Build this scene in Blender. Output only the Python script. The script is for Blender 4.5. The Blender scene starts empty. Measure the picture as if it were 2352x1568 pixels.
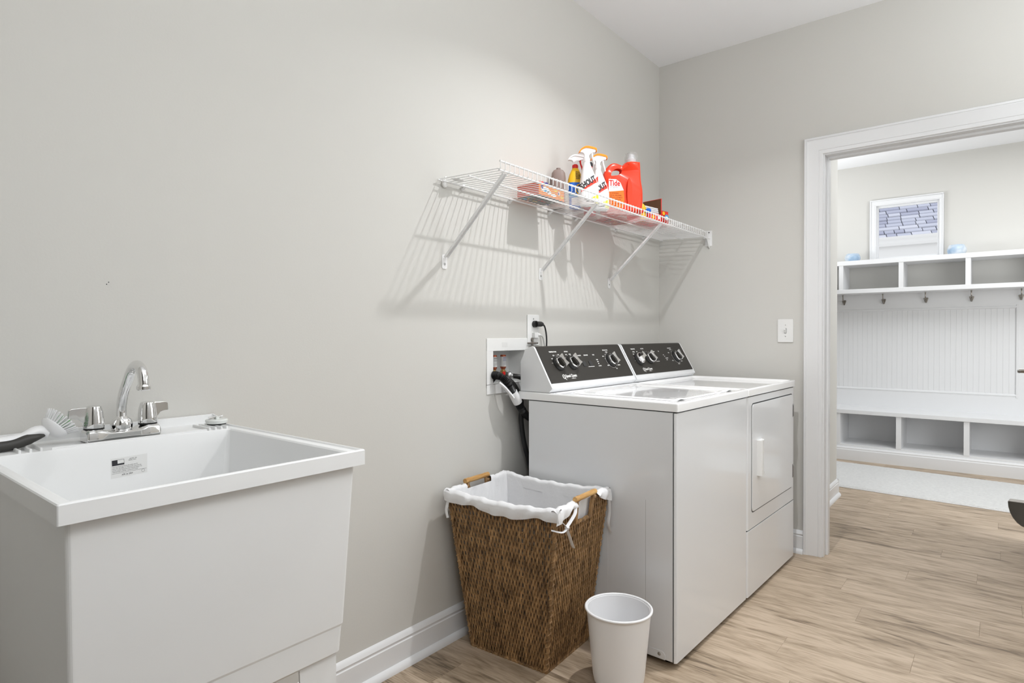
import bpy, bmesh, math, random
from mathutils import Vector, Matrix
SC = bpy.context.scene
COL = SC.collection
random.seed(7)
PI = math.pi

# ------------------------------------------------------------------ camera
cam_d = bpy.data.cameras.new('camera')
cam = bpy.data.objects.new('camera', cam_d)
COL.objects.link(cam)
SC.camera = cam
def cam_axes(yaw, pitch, roll):
    y, p, r = (math.radians(a) for a in (yaw, pitch, roll))
    F = Vector((math.cos(y)*math.cos(p), math.sin(y)*math.cos(p), math.sin(p)))
    R = Vector((math.sin(y), -math.cos(y), 0)); U = R.cross(F)
    return R*math.cos(r)+U*math.sin(r), -R*math.sin(r)+U*math.cos(r), F
_R, _U, _F = cam_axes(38.9651, -0.6136, -0.1151)
cam.matrix_world = Matrix(((_R.x, _U.x, -_F.x, -3.39026), (_R.y, _U.y, -_F.y, -1.60299),
                           (_R.z, _U.z, -_F.z, 1.13634), (0, 0, 0, 1)))
cam_d.sensor_fit = 'HORIZONTAL'
cam_d.sensor_width = 36.0
cam_d.lens = 36.0*1390.62/2352.0
cam_d.clip_start = 0.02
cam_d.clip_end = 200

# ------------------------------------------------------------------ world (overcast daylight outside)
w = bpy.data.worlds.new('daylight'); SC.world = w; w.use_nodes = True
bg = w.node_tree.nodes['Background']
bg.inputs[0].default_value = (0.93, 0.96, 1.0, 1); bg.inputs[1].default_value = 1.7

# ------------------------------------------------------------------ room lamps and added fill lights
def lamp(name, kind, loc, power, size=0.1, color=(1, 1, 1), aim=None, size_y=None, spread=None):
    l = bpy.data.lights.new(name, kind); l.energy = power; l.color = color
    if kind == 'AREA':
        l.size = size
        if size_y: l.shape = 'RECTANGLE'; l.size_y = size_y
        if spread: l.spread = spread
    else:
        l.shadow_soft_size = size
    o = bpy.data.objects.new(name, l); COL.objects.link(o); o.location = loc
    if aim: o.rotation_euler = (Vector(aim)-Vector(loc)).to_track_quat('-Z', 'Y').to_euler()
    return o
cl = lamp('ceiling_lamp', 'AREA', (-1.287, -0.911, 2.70), 15.5, 0.055, (0.985, 0.99, 1.0), aim=(-1.287, -0.911, 0)); cl.data.shape = 'DISK'; cl.data.spread = math.radians(132)
lamp('side_fill', 'AREA', (-1.55, -2.36, 1.45), 17, 1.5, (0.94, 0.975, 1.0), aim=(-2.6, -0.4, 0.9), size_y=1.2)  # added fill from the right; that wall has no window
lamp('front_fill', 'AREA', (-3.05, -1.62, 1.78), 9.0, 0.45, (0.97, 0.985, 1.0), aim=(-2.5, -0.6, 0.45))  # added fill near the camera, lifts sink front, bin and hamper
lamp('ceiling_wash', 'AREA', (-2.9, -2.0, 2.0), 22.5, 1.2, (0.94, 0.975, 1.0), aim=(-2.9, -1.7, 2.9), size_y=0.6)  # added upward fill to brighten the ceiling, no fixture there
lamp('ceiling_bounce', 'AREA', (-1.0, -2.1, 1.9), 14, 1.2, (0.94, 0.975, 1.0), aim=(-1.0, -2.0, 2.9), size_y=0.6)  # second added fill, aimed up to imitate ceiling bounce
lamp('hall_lamp', 'AREA', (1.75, -1.9, 2.70), 33, 1.2, (0.96, 0.985, 1.0), aim=(1.75, -1.9, 0))
lamp('hall_fill', 'AREA', (0.5, -3.1, 1.3), 32, 1.2, (0.96, 0.985, 1.0), aim=(3.2, -1.0, 1.1), size_y=1.6)  # added fill into cubbies and bench, no window on that side
lamp('hall_wash', 'AREA', (1.9, 0.3, 1.8), 31, 1.2, (0.96, 0.985, 1.0), aim=(1.9, -0.1, 2.9), size_y=0.8)  # added upward fill, hidden behind the hall wall

SC.view_settings.view_transform = 'Standard'
SC.view_settings.look = 'None'
SC.view_settings.gamma = 1.0
SC.view_settings.use_curve_mapping = False
SC.view_settings.exposure = -0.06
SC.cycles.use_denoising = True
SC.cycles.max_bounces = 10
SC.cycles.diffuse_bounces = 6
SC.cycles.glossy_bounces = 5
SC.cycles.transmission_bounces = 8
SC.cycles.transparent_max_bounces = 12
SC.cycles.sample_clamp_indirect = 6.0
SC.cycles.caustics_reflective = False
SC.cycles.caustics_refractive = False

# ------------------------------------------------------------------ materials
MATS = {}
def mat(name, color, rough=0.5, metal=0.0, coat=0.0, alpha=None, trans=0.0, bump=None, ior=1.45, sheen=0.0, emit=None, spec=None):
    m = bpy.data.materials.new(name); m.use_nodes = True
    nt = m.node_tree; b = nt.nodes['Principled BSDF']
    b.inputs['Base Color'].default_value = (*color, 1)
    b.inputs['Roughness'].default_value = rough
    b.inputs['Metallic'].default_value = metal
    b.inputs['Coat Weight'].default_value = coat
    b.inputs['Coat Roughness'].default_value = 0.05
    b.inputs['Transmission Weight'].default_value = trans
    b.inputs['IOR'].default_value = ior
    b.inputs['Sheen Weight'].default_value = sheen
    if spec is not None: b.inputs['Specular IOR Level'].default_value = spec
    if alpha is not None: b.inputs['Alpha'].default_value = alpha
    if bump:
        sc_, st, di = bump
        tc = nt.nodes.new('ShaderNodeTexCoord'); n = nt.nodes.new('ShaderNodeTexNoise')
        n.inputs['Scale'].default_value = sc_; n.inputs['Detail'].default_value = 4
        bp = nt.nodes.new('ShaderNodeBump'); bp.inputs['Strength'].default_value = st; bp.inputs['Distance'].default_value = di
        nt.links.new(tc.outputs['Object'], n.inputs['Vector']); nt.links.new(n.outputs['Fac'], bp.inputs['Height'])
        nt.links.new(bp.outputs[0], b.inputs['Normal'])
    MATS[name] = m
    return m
def noise_color(m, c1, c2, scale, detail=4, mapscale=(1, 1, 1), lo=0.35, hi=0.65, coord='Object', rough=None):
    nt = m.node_tree; b = nt.nodes['Principled BSDF']
    tc = nt.nodes.new('ShaderNodeTexCoord'); mp = nt.nodes.new('ShaderNodeMapping'); mp.inputs['Scale'].default_value = mapscale
    n = nt.nodes.new('ShaderNodeTexNoise'); n.inputs['Scale'].default_value = scale; n.inputs['Detail'].default_value = detail
    r = nt.nodes.new('ShaderNodeValToRGB')
    r.color_ramp.elements[0].position = lo; r.color_ramp.elements[1].position = hi
    r.color_ramp.elements[0].color = (*c1, 1); r.color_ramp.elements[1].color = (*c2, 1)
    L = nt.links.new
    L(tc.outputs[coord], mp.inputs[0]); L(mp.outputs[0], n.inputs['Vector']); L(n.outputs['Fac'], r.inputs[0]); L(r.outputs[0], b.inputs['Base Color'])
    return r

WALL = mat('greige_paint', (0.60, 0.59, 0.56), 0.75, bump=(180, 0.08, 0.002))
CEIL = mat('ceiling_paint', (0.86, 0.865, 0.88), 0.8)
TRIM = mat('white_trim_paint', (0.75, 0.755, 0.765), 0.32)
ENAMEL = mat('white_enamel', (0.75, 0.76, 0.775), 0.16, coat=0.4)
ENAMEL_LIT = mat('white_enamel_lit', (0.88, 0.88, 0.88), 0.12, coat=0.6)  # paler copy of the cabinet enamel; brighter light on tops put into colour
GAP = mat('dark_gap', (0.03, 0.03, 0.03), 0.8)
PLASTIC = mat('white_plastic', (0.78, 0.78, 0.77), 0.35)
TUBP = mat('sink_polymer', (0.80, 0.805, 0.805), 0.42)
CHROME = mat('chrome', (0.82, 0.82, 0.82), 0.06, metal=1.0)
NICKEL = mat('brushed_nickel', (0.30, 0.275, 0.245), 0.28, metal=1.0)
STEEL = mat('zinc_steel', (0.5, 0.5, 0.5), 0.4, metal=1.0)
BRASS = mat('brass', (0.62, 0.45, 0.2), 0.3, metal=1.0)
COPPER = mat('copper', (0.45, 0.13, 0.07), 0.4, metal=0.8)
BLACK = mat('black_rubber', (0.012, 0.012, 0.012), 0.38)
PANEL = mat('charcoal_console', (0.034, 0.031, 0.027), 0.5, spec=0.25)
PRINT = mat('white_print', (0.85, 0.85, 0.83), 0.5)
INK = mat('black_ink', (0.02, 0.02, 0.025), 0.5)
WIRE = mat('white_vinyl_wire', (0.80, 0.80, 0.80), 0.3)
CLOTH = mat('white_cotton', (0.76, 0.76, 0.77), 0.9, sheen=0.2, bump=(60, 0.3, 0.004))
RED = mat('red_plastic', (0.62, 0.015, 0.012), 0.3)
ORANGER = mat('orange_red_plastic', (0.80, 0.045, 0.012), 0.28)
ORANGE = mat('orange_plastic', (0.92, 0.28, 0.01), 0.3)
YELLOW = mat('yellow_plastic', (0.85, 0.50, 0.01), 0.35)
BLUE = mat('blue_plastic', (0.005, 0.13, 0.62), 0.35)
NAVY = mat('navy_ink', (0.01, 0.01, 0.22), 0.4)
TEALC = mat('teal_print', (0.03, 0.35, 0.65), 0.4)
BOTTLEW = mat('white_bottle', (0.82, 0.82, 0.83), 0.3)
CLEAR = mat('clear_plastic', (0.96, 0.97, 0.97), 0.08, trans=0.92, alpha=0.45, ior=1.3)
TAUPE = mat('taupe_plastic', (0.26, 0.20, 0.18), 0.5)
CARD = mat('brown_cardboard', (0.10, 0.045, 0.02), 0.8)
GREEN = mat('green_bristle', (0.10, 0.42, 0.08), 0.5)
GRIP = mat('dark_grey_grip', (0.04, 0.038, 0.035), 0.5)
LABELP = mat('paper_label', (0.72, 0.72, 0.71), 0.5)
MINT = mat('mint_plastic', (0.70, 0.72, 0.70), 0.4)
GLASS = mat('window_glass', (1, 1, 1), 0.0, trans=1.0, ior=1.01, alpha=0.15)
BAMBOO = mat('bamboo', (0.62, 0.36, 0.12), 0.35)
noise_color(BAMBOO, (0.40, 0.20, 0.06), (0.72, 0.45, 0.17), 12, mapscale=(0.6, 4, 4))
WICKER = mat('brown_wicker', (0.2, 0.1, 0.04), 0.55)
noise_color(WICKER, (0.10, 0.055, 0.022), (0.46, 0.275, 0.125), 22, detail=5, mapscale=(3, 3, 0.8), lo=0.3, hi=0.72)
CERAM = mat('pale_blue_glass', (0.60, 0.72, 0.82), 0.25)
noise_color(CERAM, (0.30, 0.42, 0.56), (0.60, 0.65, 0.70), 9, detail=3, lo=0.4, hi=0.6)
RUG = mat('pale_grey_rug', (0.68, 0.68, 0.67), 0.95, sheen=0.3, bump=(260, 1.0, 0.006))
noise_color(RUG, (0.66, 0.66, 0.655), (0.78, 0.78, 0.765), 48, detail=9, mapscale=(1.6, 1, 1), lo=0.3, hi=0.7)
SIDING = mat('white_siding', (0.60, 0.595, 0.585), 0.6)
SHINGLE = mat('blue_grey_shingle', (0.3, 0.32, 0.4), 0.9)
def obj_random(m, ramp):
    nt = m.node_tree; b = nt.nodes['Principled BSDF']
    oi = nt.nodes.new('ShaderNodeObjectInfo'); r = nt.nodes.new('ShaderNodeValToRGB')
    els = r.color_ramp.elements
    els[0].position, els[0].color = ramp[0][0], (*ramp[0][1], 1)
    els[1].position, els[1].color = ramp[-1][0], (*ramp[-1][1], 1)
    for p, c in ramp[1:-1]:
        e = els.new(p); e.color = (*c, 1)
    nt.links.new(oi.outputs['Random'], r.inputs[0]); nt.links.new(r.outputs[0], b.inputs['Base Color'])
obj_random(SHINGLE, [(0, (0.29, 0.30, 0.385)), (0.5, (0.385, 0.40, 0.48)), (1, (0.49, 0.50, 0.565))])

# wood plank: grain along Y, tone by object
WOOD = mat('oak_plank', (0.4, 0.3, 0.2), 0.42)
def wood(m):
    nt = m.node_tree; b = nt.nodes['Principled BSDF']; N = nt.nodes.new; L = nt.links.new
    tc = N('ShaderNodeTexCoord'); oi = N('ShaderNodeObjectInfo')
    off = N('ShaderNodeVectorMath'); off.operation = 'SCALE'
    comb = N('ShaderNodeCombineXYZ'); mul = N('ShaderNodeMath'); mul.operation = 'MULTIPLY'; mul.inputs[1].default_value = 37.0
    L(oi.outputs['Random'], mul.inputs[0]); L(mul.outputs[0], comb.inputs[0]); L(mul.outputs[0], comb.inputs[1])
    add = N('ShaderNodeVectorMath'); add.operation = 'ADD'; L(tc.outputs['Object'], add.inputs[0]); L(comb.outputs[0], add.inputs[1])
    def noise(scl, mp, det, dist=0.0):
        m_ = N('ShaderNodeMapping'); m_.inputs['Scale'].default_value = mp
        n = N('ShaderNodeTexNoise'); n.inputs['Scale'].default_value = scl; n.inputs['Detail'].default_value = det; n.inputs['Distortion'].default_value = dist
        L(add.outputs[0], m_.inputs[0]); L(m_.outputs[0], n.inputs['Vector']); return n
    g1 = noise(7, (4.2, 0.62, 1), 9, 0.9)
    g2 = noise(26, (8.0, 0.55, 1), 8, 0.4)
    g3 = noise(2.4, (2.6, 0.55, 1), 3)
    r1 = N('ShaderNodeValToRGB'); e = r1.color_ramp.elements
    e[0].position = 0.33; e[0].color = (0.130, 0.092, 0.060, 1); e[1].position = 0.64; e[1].color = (0.51, 0.405, 0.305, 1)
    k = e.new(0.46); k.color = (0.34, 0.26, 0.18, 1)
    mix = N('ShaderNodeMath'); mix.operation = 'MULTIPLY_ADD'; mix.inputs[1].default_value = 0.42; L(g2.outputs['Fac'], mix.inputs[0])
    s = N('ShaderNodeMath'); s.operation = 'MULTIPLY'; s.inputs[1].default_value = 0.62; L(g1.outputs['Fac'], s.inputs[0]); L(s.outputs[0], mix.inputs[2])
    s3 = N('ShaderNodeMath'); s3.operation = 'MULTIPLY_ADD'; s3.inputs[1].default_value = 0.30; L(g3.outputs['Fac'], s3.inputs[0])
    sub = N('ShaderNodeMath'); sub.operation = 'SUBTRACT'; sub.inputs[1].default_value = 0.17; L(mix.outputs[0], sub.inputs[0]); L(sub.outputs[0], s3.inputs[2])
    tone = N('ShaderNodeMath'); tone.operation = 'MULTIPLY_ADD'; tone.inputs[1].default_value = 0.11; L(oi.outputs['Random'], tone.inputs[0])
    sb2 = N('ShaderNodeMath'); sb2.operation = 'SUBTRACT'; sb2.inputs[1].default_value = 0.03; L(s3.outputs[0], sb2.inputs[0]); L(sb2.outputs[0], tone.inputs[2])
    L(tone.outputs[0], r1.inputs[0]); L(r1.outputs[0], b.inputs['Base Color'])
    bp = N('ShaderNodeBump'); bp.inputs['Strength'].default_value = 0.15; bp.inputs['Distance'].default_value = 0.002
    L(g2.outputs['Fac'], bp.inputs['Height']); L(bp.outputs[0], b.inputs['Normal'])
wood(WOOD)

# ------------------------------------------------------------------ builders
class MB:
    def __init__(s): s.v = []; s.f = []; s.m = []
    def add(s, vs, fs, mi=0):
        n = len(s.v); s.v += [tuple(x) for x in vs]; s.f += [tuple(i+n for i in f) for f in fs]; s.m += [mi]*len(fs); return s
    def box(s, x0, x1, y0, y1, z0, z1, mi=0):
        x0, x1 = sorted((x0, x1)); y0, y1 = sorted((y0, y1)); z0, z1 = sorted((z0, z1))
        return s.add([(x0,y0,z0),(x1,y0,z0),(x1,y1,z0),(x0,y1,z0),(x0,y0,z1),(x1,y0,z1),(x1,y1,z1),(x0,y1,z1)],
                     [(0,3,2,1),(4,5,6,7),(0,1,5,4),(1,2,6,5),(2,3,7,6),(3,0,4,7)], mi)
    def tube(s, pts, r, n=10, caps=True, mi=0, flat=None, closed=False):
        P = [Vector(p) for p in pts]; k = len(P)
        rr = r if isinstance(r, (list, tuple)) else [r]*k
        up = None; vs = []
        for i in range(k):
            if closed: t = (P[(i+1) % k]-P[i-1])
            else: t = (P[min(i+1, k-1)]-P[max(i-1, 0)])
            t.normalize()
            if up is None:
                up = Vector((0, 0, 1)) if abs(t.z) < 0.9 else Vector((1, 0, 0))
                if flat is not None: up = Vector(flat)
            a = (up-t*up.dot(t)); a.normalize(); b = t.cross(a); up = a
            for j in range(n):
                th = 2*PI*j/n
                e = rr[i] if not isinstance(rr[i], tuple) else None
                ra, rb = (e, e) if e is not None else rr[i]
                vs.append(P[i]+a*ra*math.cos(th)+b*rb*math.sin(th))
        fs = []
        for i in range(k if closed else k-1):
            for j in range(n):
                q = (i+1) % k
                fs.append((i*n+j, i*n+(j+1) % n, q*n+(j+1) % n, q*n+j))
        if caps and not closed:
            fs.append(tuple(range(n-1, -1, -1))); fs.append(tuple((k-1)*n+j for j in range(n)))
        return s.add(vs, fs, mi)
    def lathe(s, prof, c=(0, 0, 0), n=28, axis=(0, 0, 1), mi=0, sx=1.0, sy=1.0, ref=None, mis=None):
        A = Vector(axis).normalized(); ref = Vector(ref) if ref else (Vector((1, 0, 0)) if abs(A.x) < 0.9 else Vector((0, 1, 0)))
        a = (ref-A*ref.dot(A)).normalized(); b = A.cross(a); c = Vector(c); vs = []; k = len(prof)
        for (r, h) in prof:
            for j in range(n):
                th = 2*PI*j/n; vs.append(c+A*h+a*r*sx*math.cos(th)+b*r*sy*math.sin(th))
        N = len(s.v); s.v += [tuple(x) for x in vs]
        for i in range(k-1):
            for j in range(n):
                s.f.append((N+i*n+j, N+i*n+(j+1) % n, N+(i+1)*n+(j+1) % n, N+(i+1)*n+j)); s.m.append(mis[i] if mis else mi)
        if prof[0][0] > 1e-6: s.f.append(tuple(N+j for j in range(n-1, -1, -1))); s.m.append(mis[0] if mis else mi)
        if prof[-1][0] > 1e-6: s.f.append(tuple(N+(k-1)*n+j for j in range(n))); s.m.append(mis[-1] if mis else mi)
        return s
    def prism(s, poly, o, ex, ey, ez, d0, d1, mi=0):
        """polygon (a,b) in plane o+a*ex+b*ey, extruded along ez from d0 to d1"""
        o, ex, ey, ez = (Vector(q) for q in (o, ex, ey, ez)); n = len(poly)
        vs = [o+ex*a+ey*b+ez*d0 for a, b in poly]+[o+ex*a+ey*b+ez*d1 for a, b in poly]
        fs = [tuple(range(n-1, -1, -1)), tuple(range(n, 2*n))]+[(i, (i+1) % n, n+(i+1) % n, n+i) for i in range(n)]
        return s.add(vs, fs, mi)
    def grid(s, fn, nu, nv, mi=0):
        vs = [fn(i/nu, j/nv) for j in range(nv+1) for i in range(nu+1)]
        fs = [(j*(nu+1)+i, j*(nu+1)+i+1, (j+1)*(nu+1)+i+1, (j+1)*(nu+1)+i) for j in range(nv) for i in range(nu)]
        return s.add(vs, fs, mi)
    def mesh(s, name, mats, bevel=0.0, seg=2, smooth=True, angle=35, solid=0.0):
        me = bpy.data.meshes.new(name); me.from_pydata(s.v, [], s.f)
        for m in (mats if isinstance(mats, (list, tuple)) else [mats]): me.materials.append(m)
        me.polygons.foreach_set('material_index', s.m)
        bm = bmesh.new(); bm.from_mesh(me)
        bmesh.ops.remove_doubles(bm, verts=bm.verts, dist=1e-6)
        bmesh.ops.recalc_face_normals(bm, faces=bm.faces)
        if solid: bmesh.ops.solidify(bm, geom=bm.faces[:], thickness=solid)
        if bevel:
            ed = [e for e in bm.edges if len(e.link_faces) == 2 and e.calc_face_angle(0) > math.radians(30)]
            bmesh.ops.bevel(bm, geom=ed, offset=bevel, segments=seg, profile=0.5, affect='EDGES', clamp_overlap=True)
        bm.to_mesh(me); bm.free()
        if smooth:
            me.polygons.foreach_set('use_smooth', [True]*len(me.polygons))
            me.set_sharp_from_angle(angle=math.radians(angle))
        me.update()
        return me
def link(name, me, parent=None, world=False):
    o = bpy.data.objects.new(name, me); COL.objects.link(o)
    if 4 < len(me.polygons) < 6000 and name not in ('plank', 'shingle', 'cross_wire', 'beadboard_slat') and me.polygons[0].use_smooth:
        wn = o.modifiers.new('weighted_normal', 'WEIGHTED_NORMAL'); wn.keep_sharp = True; wn.weight = 50
    if parent is not None:
        o.parent = parent
        if world: o.matrix_parent_inverse = parent_matrix(parent).inverted()
    return o
def parent_matrix(p):
    m = p.matrix_basis.copy()
    q = p
    while q.parent is not None:
        m = q.parent.matrix_basis @ q.matrix_parent_inverse @ m if False else (q.parent.matrix_basis @ (q.matrix_parent_inverse @ m)); q = q.parent
    return m
def part(name, mb, mats, parent, world=True, **k):
    """a part mesh; world=True: authored in world coordinates"""
    return link(name, mb.mesh(name, mats, **k), parent, world)
def thing(name, label, cat, loc=(0, 0, 0), rz=0.0, group=None):
    o = bpy.data.objects.new(name, None); COL.objects.link(o); o.empty_display_size = 0.05
    o.location = loc; o.rotation_euler = (0, 0, rz); o['label'] = label; o['category'] = cat
    if group: o['group'] = group
    return o
def tag(o, label, cat, group=None):
    o['label'] = label; o['category'] = cat
    if group: o['group'] = group
    return o
def struct(name, mb, mats, label=None, **k):
    o = link(name, mb.mesh(name, mats, **k)); o['kind'] = 'structure'
    if label: o['label'] = label
    return o
def text_mb(string, size, M, mb=None, mi=0, sx=1.0, shear=0.0, bold=0.0, align='LEFT'):
    """flat lettering: M maps (x right, y up, z out) to the target frame"""
    cu = bpy.data.curves.new('t', 'FONT'); cu.body = string; cu.size = size; cu.shear = shear; cu.offset = bold; cu.align_x = align
    cu.resolution_u = 2; cu.fill_mode = 'FRONT'
    o = bpy.data.objects.new('t', cu); COL.objects.link(o)
    dg = bpy.context.evaluated_depsgraph_get(); me = bpy.data.meshes.new_from_object(o.evaluated_get(dg))
    mb = mb or MB()
    S = Matrix.Diagonal((sx, 1, 1, 1))
    mb.add([M @ S @ v.co for v in me.vertices], [tuple(p.vertices) for p in me.polygons], mi)
    bpy.data.objects.remove(o); bpy.data.curves.remove(cu); bpy.data.meshes.remove(me)
    return mb
def frame(o, ex, ey, ez=None):
    ex = Vector(ex).normalized(); ey = Vector(ey).normalized(); ez = ex.cross(ey)
    M = Matrix.Identity(4)
    for i, a in enumerate((ex, ey, ez)):
        for j in range(3): M[j][i] = a[j]
    for j in range(3): M[j][3] = o[j]
    return M
def spline(pts, n=8):
    P = [Vector(p) for p in pts]; out = []
    for i in range(len(P)-1):
        p0, p1, p2, p3 = P[max(i-1, 0)], P[i], P[i+1], P[min(i+2, len(P)-1)]
        for j in range(n):
            t = j/n
            out.append(0.5*((2*p1)+(-p0+p2)*t+(2*p0-5*p1+4*p2-p3)*t*t+(-p0+3*p1-3*p2+p3)*t**3))
    out.append(P[-1]); return out
def rrect(x0, x1, y0, y1, r, n=5):
    out = []
    for cx, cy, a in ((x1-r, y1-r, 0), (x0+r, y1-r, 90), (x0+r, y0+r, 180), (x1-r, y0+r, 270)):
        for i in range(n+1):
            t = math.radians(a+90*i/n); out.append((cx+r*math.cos(t), cy+r*math.sin(t)))
    return out
# ================================================================== SETTING
H = 2.736
floor = struct('floor', MB().box(-3.7, 3.35, -4.3, 2.2, -0.12, -0.006), GAP, 'wood-look plank floor running through both rooms')
# planks run along Y, 0.15 wide
known = {(-3): -1.05, (-1): -1.262, (-5): -1.157, (-8): -0.983, (-7): -1.369, (-4): -1.543, 3: -1.604, 9: -1.072}
PL, PWD = 1.22, 0.15
pk = 0
plank_meshes = {}
for k in range(-24, 22):
    x0 = 0.07+k*PWD
    x1 = x0+PWD
    if x1 > 3.22: continue
    joint = known.get(k, -((k*0.437) % 1.0)*PL-0.3)
    y = joint
    while y < 0.3: y += PL
    ymin = -2.45 if x1 < 0.1 else -2.9
    ytop = 0.0 if x1 < 0.1 else 0.9
    while y > ymin:
        a, b = max(y-PL, ymin), min(y, ytop)
        y -= PL
        if b-a < 0.05: continue
        key = round(b-a, 3)
        if key not in plank_meshes:
            m = MB().box(0.0002, PWD-0.0002, 0.0002, b-a-0.0002, -0.006, 0.0)
            plank_meshes[key] = m.mesh('plank', WOOD, bevel=0.0004, seg=1)
        o = link('plank', plank_meshes[key], floor); o.location = (x0, a, 0)
        pk += 1

# walls: laundry room
bx0, bx1, bz0, bz1 = -1.535, -1.322, 0.934, 1.074           # hole of the outlet box
m = MB()
m.box(-3.62, bx0, 0, 0.12, 0, H); m.box(bx1, 0.0, 0, 0.12, 0, H); m.box(bx0, bx1, 0, 0.12, 0, bz0); m.box(bx0, bx1, 0, 0.12, bz1, H)
wl = struct('wall_left', m, WALL, smooth=False)
for x, z in ((-2.888, 1.260), (-2.892, 1.255)): part('nail_hole', MB().lathe([(0.0013, 0), (0.0011, 0.0003), (0, 0.0003)], (x, 0, z), 8, axis=(0, -1, 0)), GAP, wl, smooth=False)
OY0, OY1, OZ = -0.902, -1.72, 2.044
m = MB()
m.box(0, 0.12, OY0+0.018, 0.12, 0, H); m.box(0, 0.12, OY1-0.018, -2.52, 0, H); m.box(0, 0.12, OY0+0.018, OY1-0.018, OZ+0.018, H)
struct('wall_back', m, WALL, smooth=False)
m = MB()
m.box(-5.4, -3.62, -0.5, -0.4, 0, H); m.box(-5.4, -3.62, -2.9, -2.8, 0, H); m.box(-5.5, -5.4, -2.9, -0.4, 0, H); m.box(-5.5, -3.62, -2.9, -0.4, H, H+0.1); m.box(-5.5, -3.62, -2.9, -0.4, -0.12, 0)
struct('wall_entry', m, WALL, smooth=False)  # unseen shell added to keep outside light from coming in behind the camera
struct('wall_right', MB().box(-3.62, 0, -2.52, -2.40, 0, H), WALL, smooth=False)
m = MB()
m.box(-3.62, -3.50, -0.78, 0.0, 0, H); m.box(-3.62, -3.50, -2.40, -1.72, 0, H); m.box(-3.62, -3.50, -1.72, -0.78, 2.05, H)
struct('wall_front', m, WALL, smooth=False)
struct('ceiling', MB().box(-3.62, 3.33, -4.2, 2.1, H, H+0.1), CEIL, smooth=False)
# hall behind the doorway
wy = -0.70
struct('wall_hall', MB().box(0.12, 1.372, wy, wy+0.11, 0, H), WALL, smooth=False)
WX0, WX1, WZ0, WZ1 = -0.672, -1.176, 1.830, 2.345
m = MB()
m.box(3.206, 3.33, WX0, 2.1, 0, H); m.box(3.206, 3.33, WX1, -4.2, 0, H); m.box(3.206, 3.33, WX0, WX1, 0, WZ0); m.box(3.206, 3.33, WX0, WX1, WZ1, H)
struct('wall_far', m, WALL, smooth=False)
struct('wall_hall_left', MB().box(0.12, 3.33, 2.0, 2.1, 0, H), WALL, smooth=False)
struct('wall_hall_right', MB().box(0.0, 3.33, -4.2, -4.1, 0, H), WALL, smooth=False)
m = MB(); m.box(0, 0.12, -4.2, -2.52, 0, H); m.box(0.0, 0.12, 0.12, 2.1, 0, H)
struct('wall_hall_near', m, WALL, smooth=False)

# baseboards (cap moulding on top, shoe at the floor)
def baseboard_profile(t=0.014, h=0.117):
    return [(0, 0), (0.030, 0), (0.0295, 0.008), (0.026, 0.016), (0.020, 0.021), (t, 0.023), (t, h-0.030), (t-0.003, h-0.027), (t-0.003, h-0.022),
            (t-0.001, h-0.018), (t-0.005, h-0.008), (t-0.010, h-0.003), (0, h)]
def baseboard(name, p0, p1, nrm):
    p0, p1 = Vector(p0), Vector(p1); d = (p1-p0)
    m = MB().prism(baseboard_profile(), p0, nrm, (0, 0, 1), d.normalized(), 0, d.length)
    return struct(name, m, TRIM, smooth=True, angle=42)
baseboard('baseboard_left', (-3.50, 0, 0), (0, 0, 0), (0, -1, 0))
baseboard('baseboard_back', (0, 0, 0), (0, -0.809, 0), (-1, 0, 0))
baseboard('baseboard_hall', (0.135, wy, 0), (1.372, wy, 0), (0, -1, 0))
baseboard('baseboard_hall_end', (1.372, wy-0.014, 0), (1.372, wy+0.11, 0), (1, 0, 0))

# door casing of the doorway: stepped profile, mitred
def casing(name, inner, outer, x, sgn):
    """inner/outer = (y_left, y_right, z_top); profile steps by fraction across"""
    prof = [(0.0, 0.0), (0.0, 0.009), (0.03, 0.011), (0.19, 0.0115), (0.20, 0.0095), (0.22, 0.0095), (0.24, 0.0118), (0.32, 0.0122), (0.44, 0.0128), (0.56, 0.0140), (0.68, 0.0160), (0.78, 0.0185), (0.84, 0.0205), (0.85, 0.0190), (0.865, 0.0190), (0.875, 0.0215), (0.97, 0.0215), (1.0, 0.019), (1.0, 0.0)]
    m = MB(); n = len(prof)
    def ring(zmode):
        out = []
        for t, d in prof:
            yl = inner[0]+(outer[0]-inner[0])*t; yr = inner[1]+(outer[1]-inner[1])*t; zt = inner[2]+(outer[2]-inner[2])*t
            out.append({'bl': (yl, 0.0), 'tl': (yl, zt), 'tr': (yr, zt), 'br': (yr, 0.0)}[zmode]+(d,))
        return out
    vs = []; 
    for key in ('bl', 'tl', 'tr', 'br'): vs += [(x+sgn*d, y, z) for y, z, d in ring(key)]
    fs = []
    for s_ in range(3):
        for i in range(n-1): fs.append((s_*n+i, s_*n+i+1, (s_+1)*n+i+1, (s_+1)*n+i))
    fs.append(tuple(range(n))); fs.append(tuple(3*n+i for i in range(n-1, -1, -1)))
    m.add(vs, fs)
    return struct(name, m, TRIM, smooth=True, angle=24)
casing('trim_1', (OY0+0.007, OY1-0.007, OZ+0.006), (-0.809, -1.815, 2.137), 0.0, -1)
casing('trim_2', (OY0+0.007, OY1-0.007, OZ+0.006), (-0.809, -1.815, 2.137), 0.12, 1)
m = MB()
m.box(-0.001, 0.121, OY0, OY0+0.018, 0, OZ+0.018); m.box(-0.001, 0.121, OY1-0.018, OY1, 0, OZ+0.018); m.box(-0.001, 0.121, OY0, OY1, OZ, OZ+0.018)
m.box(0.045, 0.085, OY0-0.011, OY0, 0, OZ); m.box(0.045, 0.085, OY1, OY1+0.011, 0, OZ); m.box(0.045, 0.085, OY0-0.011, OY1+0.011, OZ-0.011, OZ)
struct('trim_3', m, TRIM, 'white door jamb with stop moulding', smooth=False, bevel=0.001, seg=1)

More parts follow.
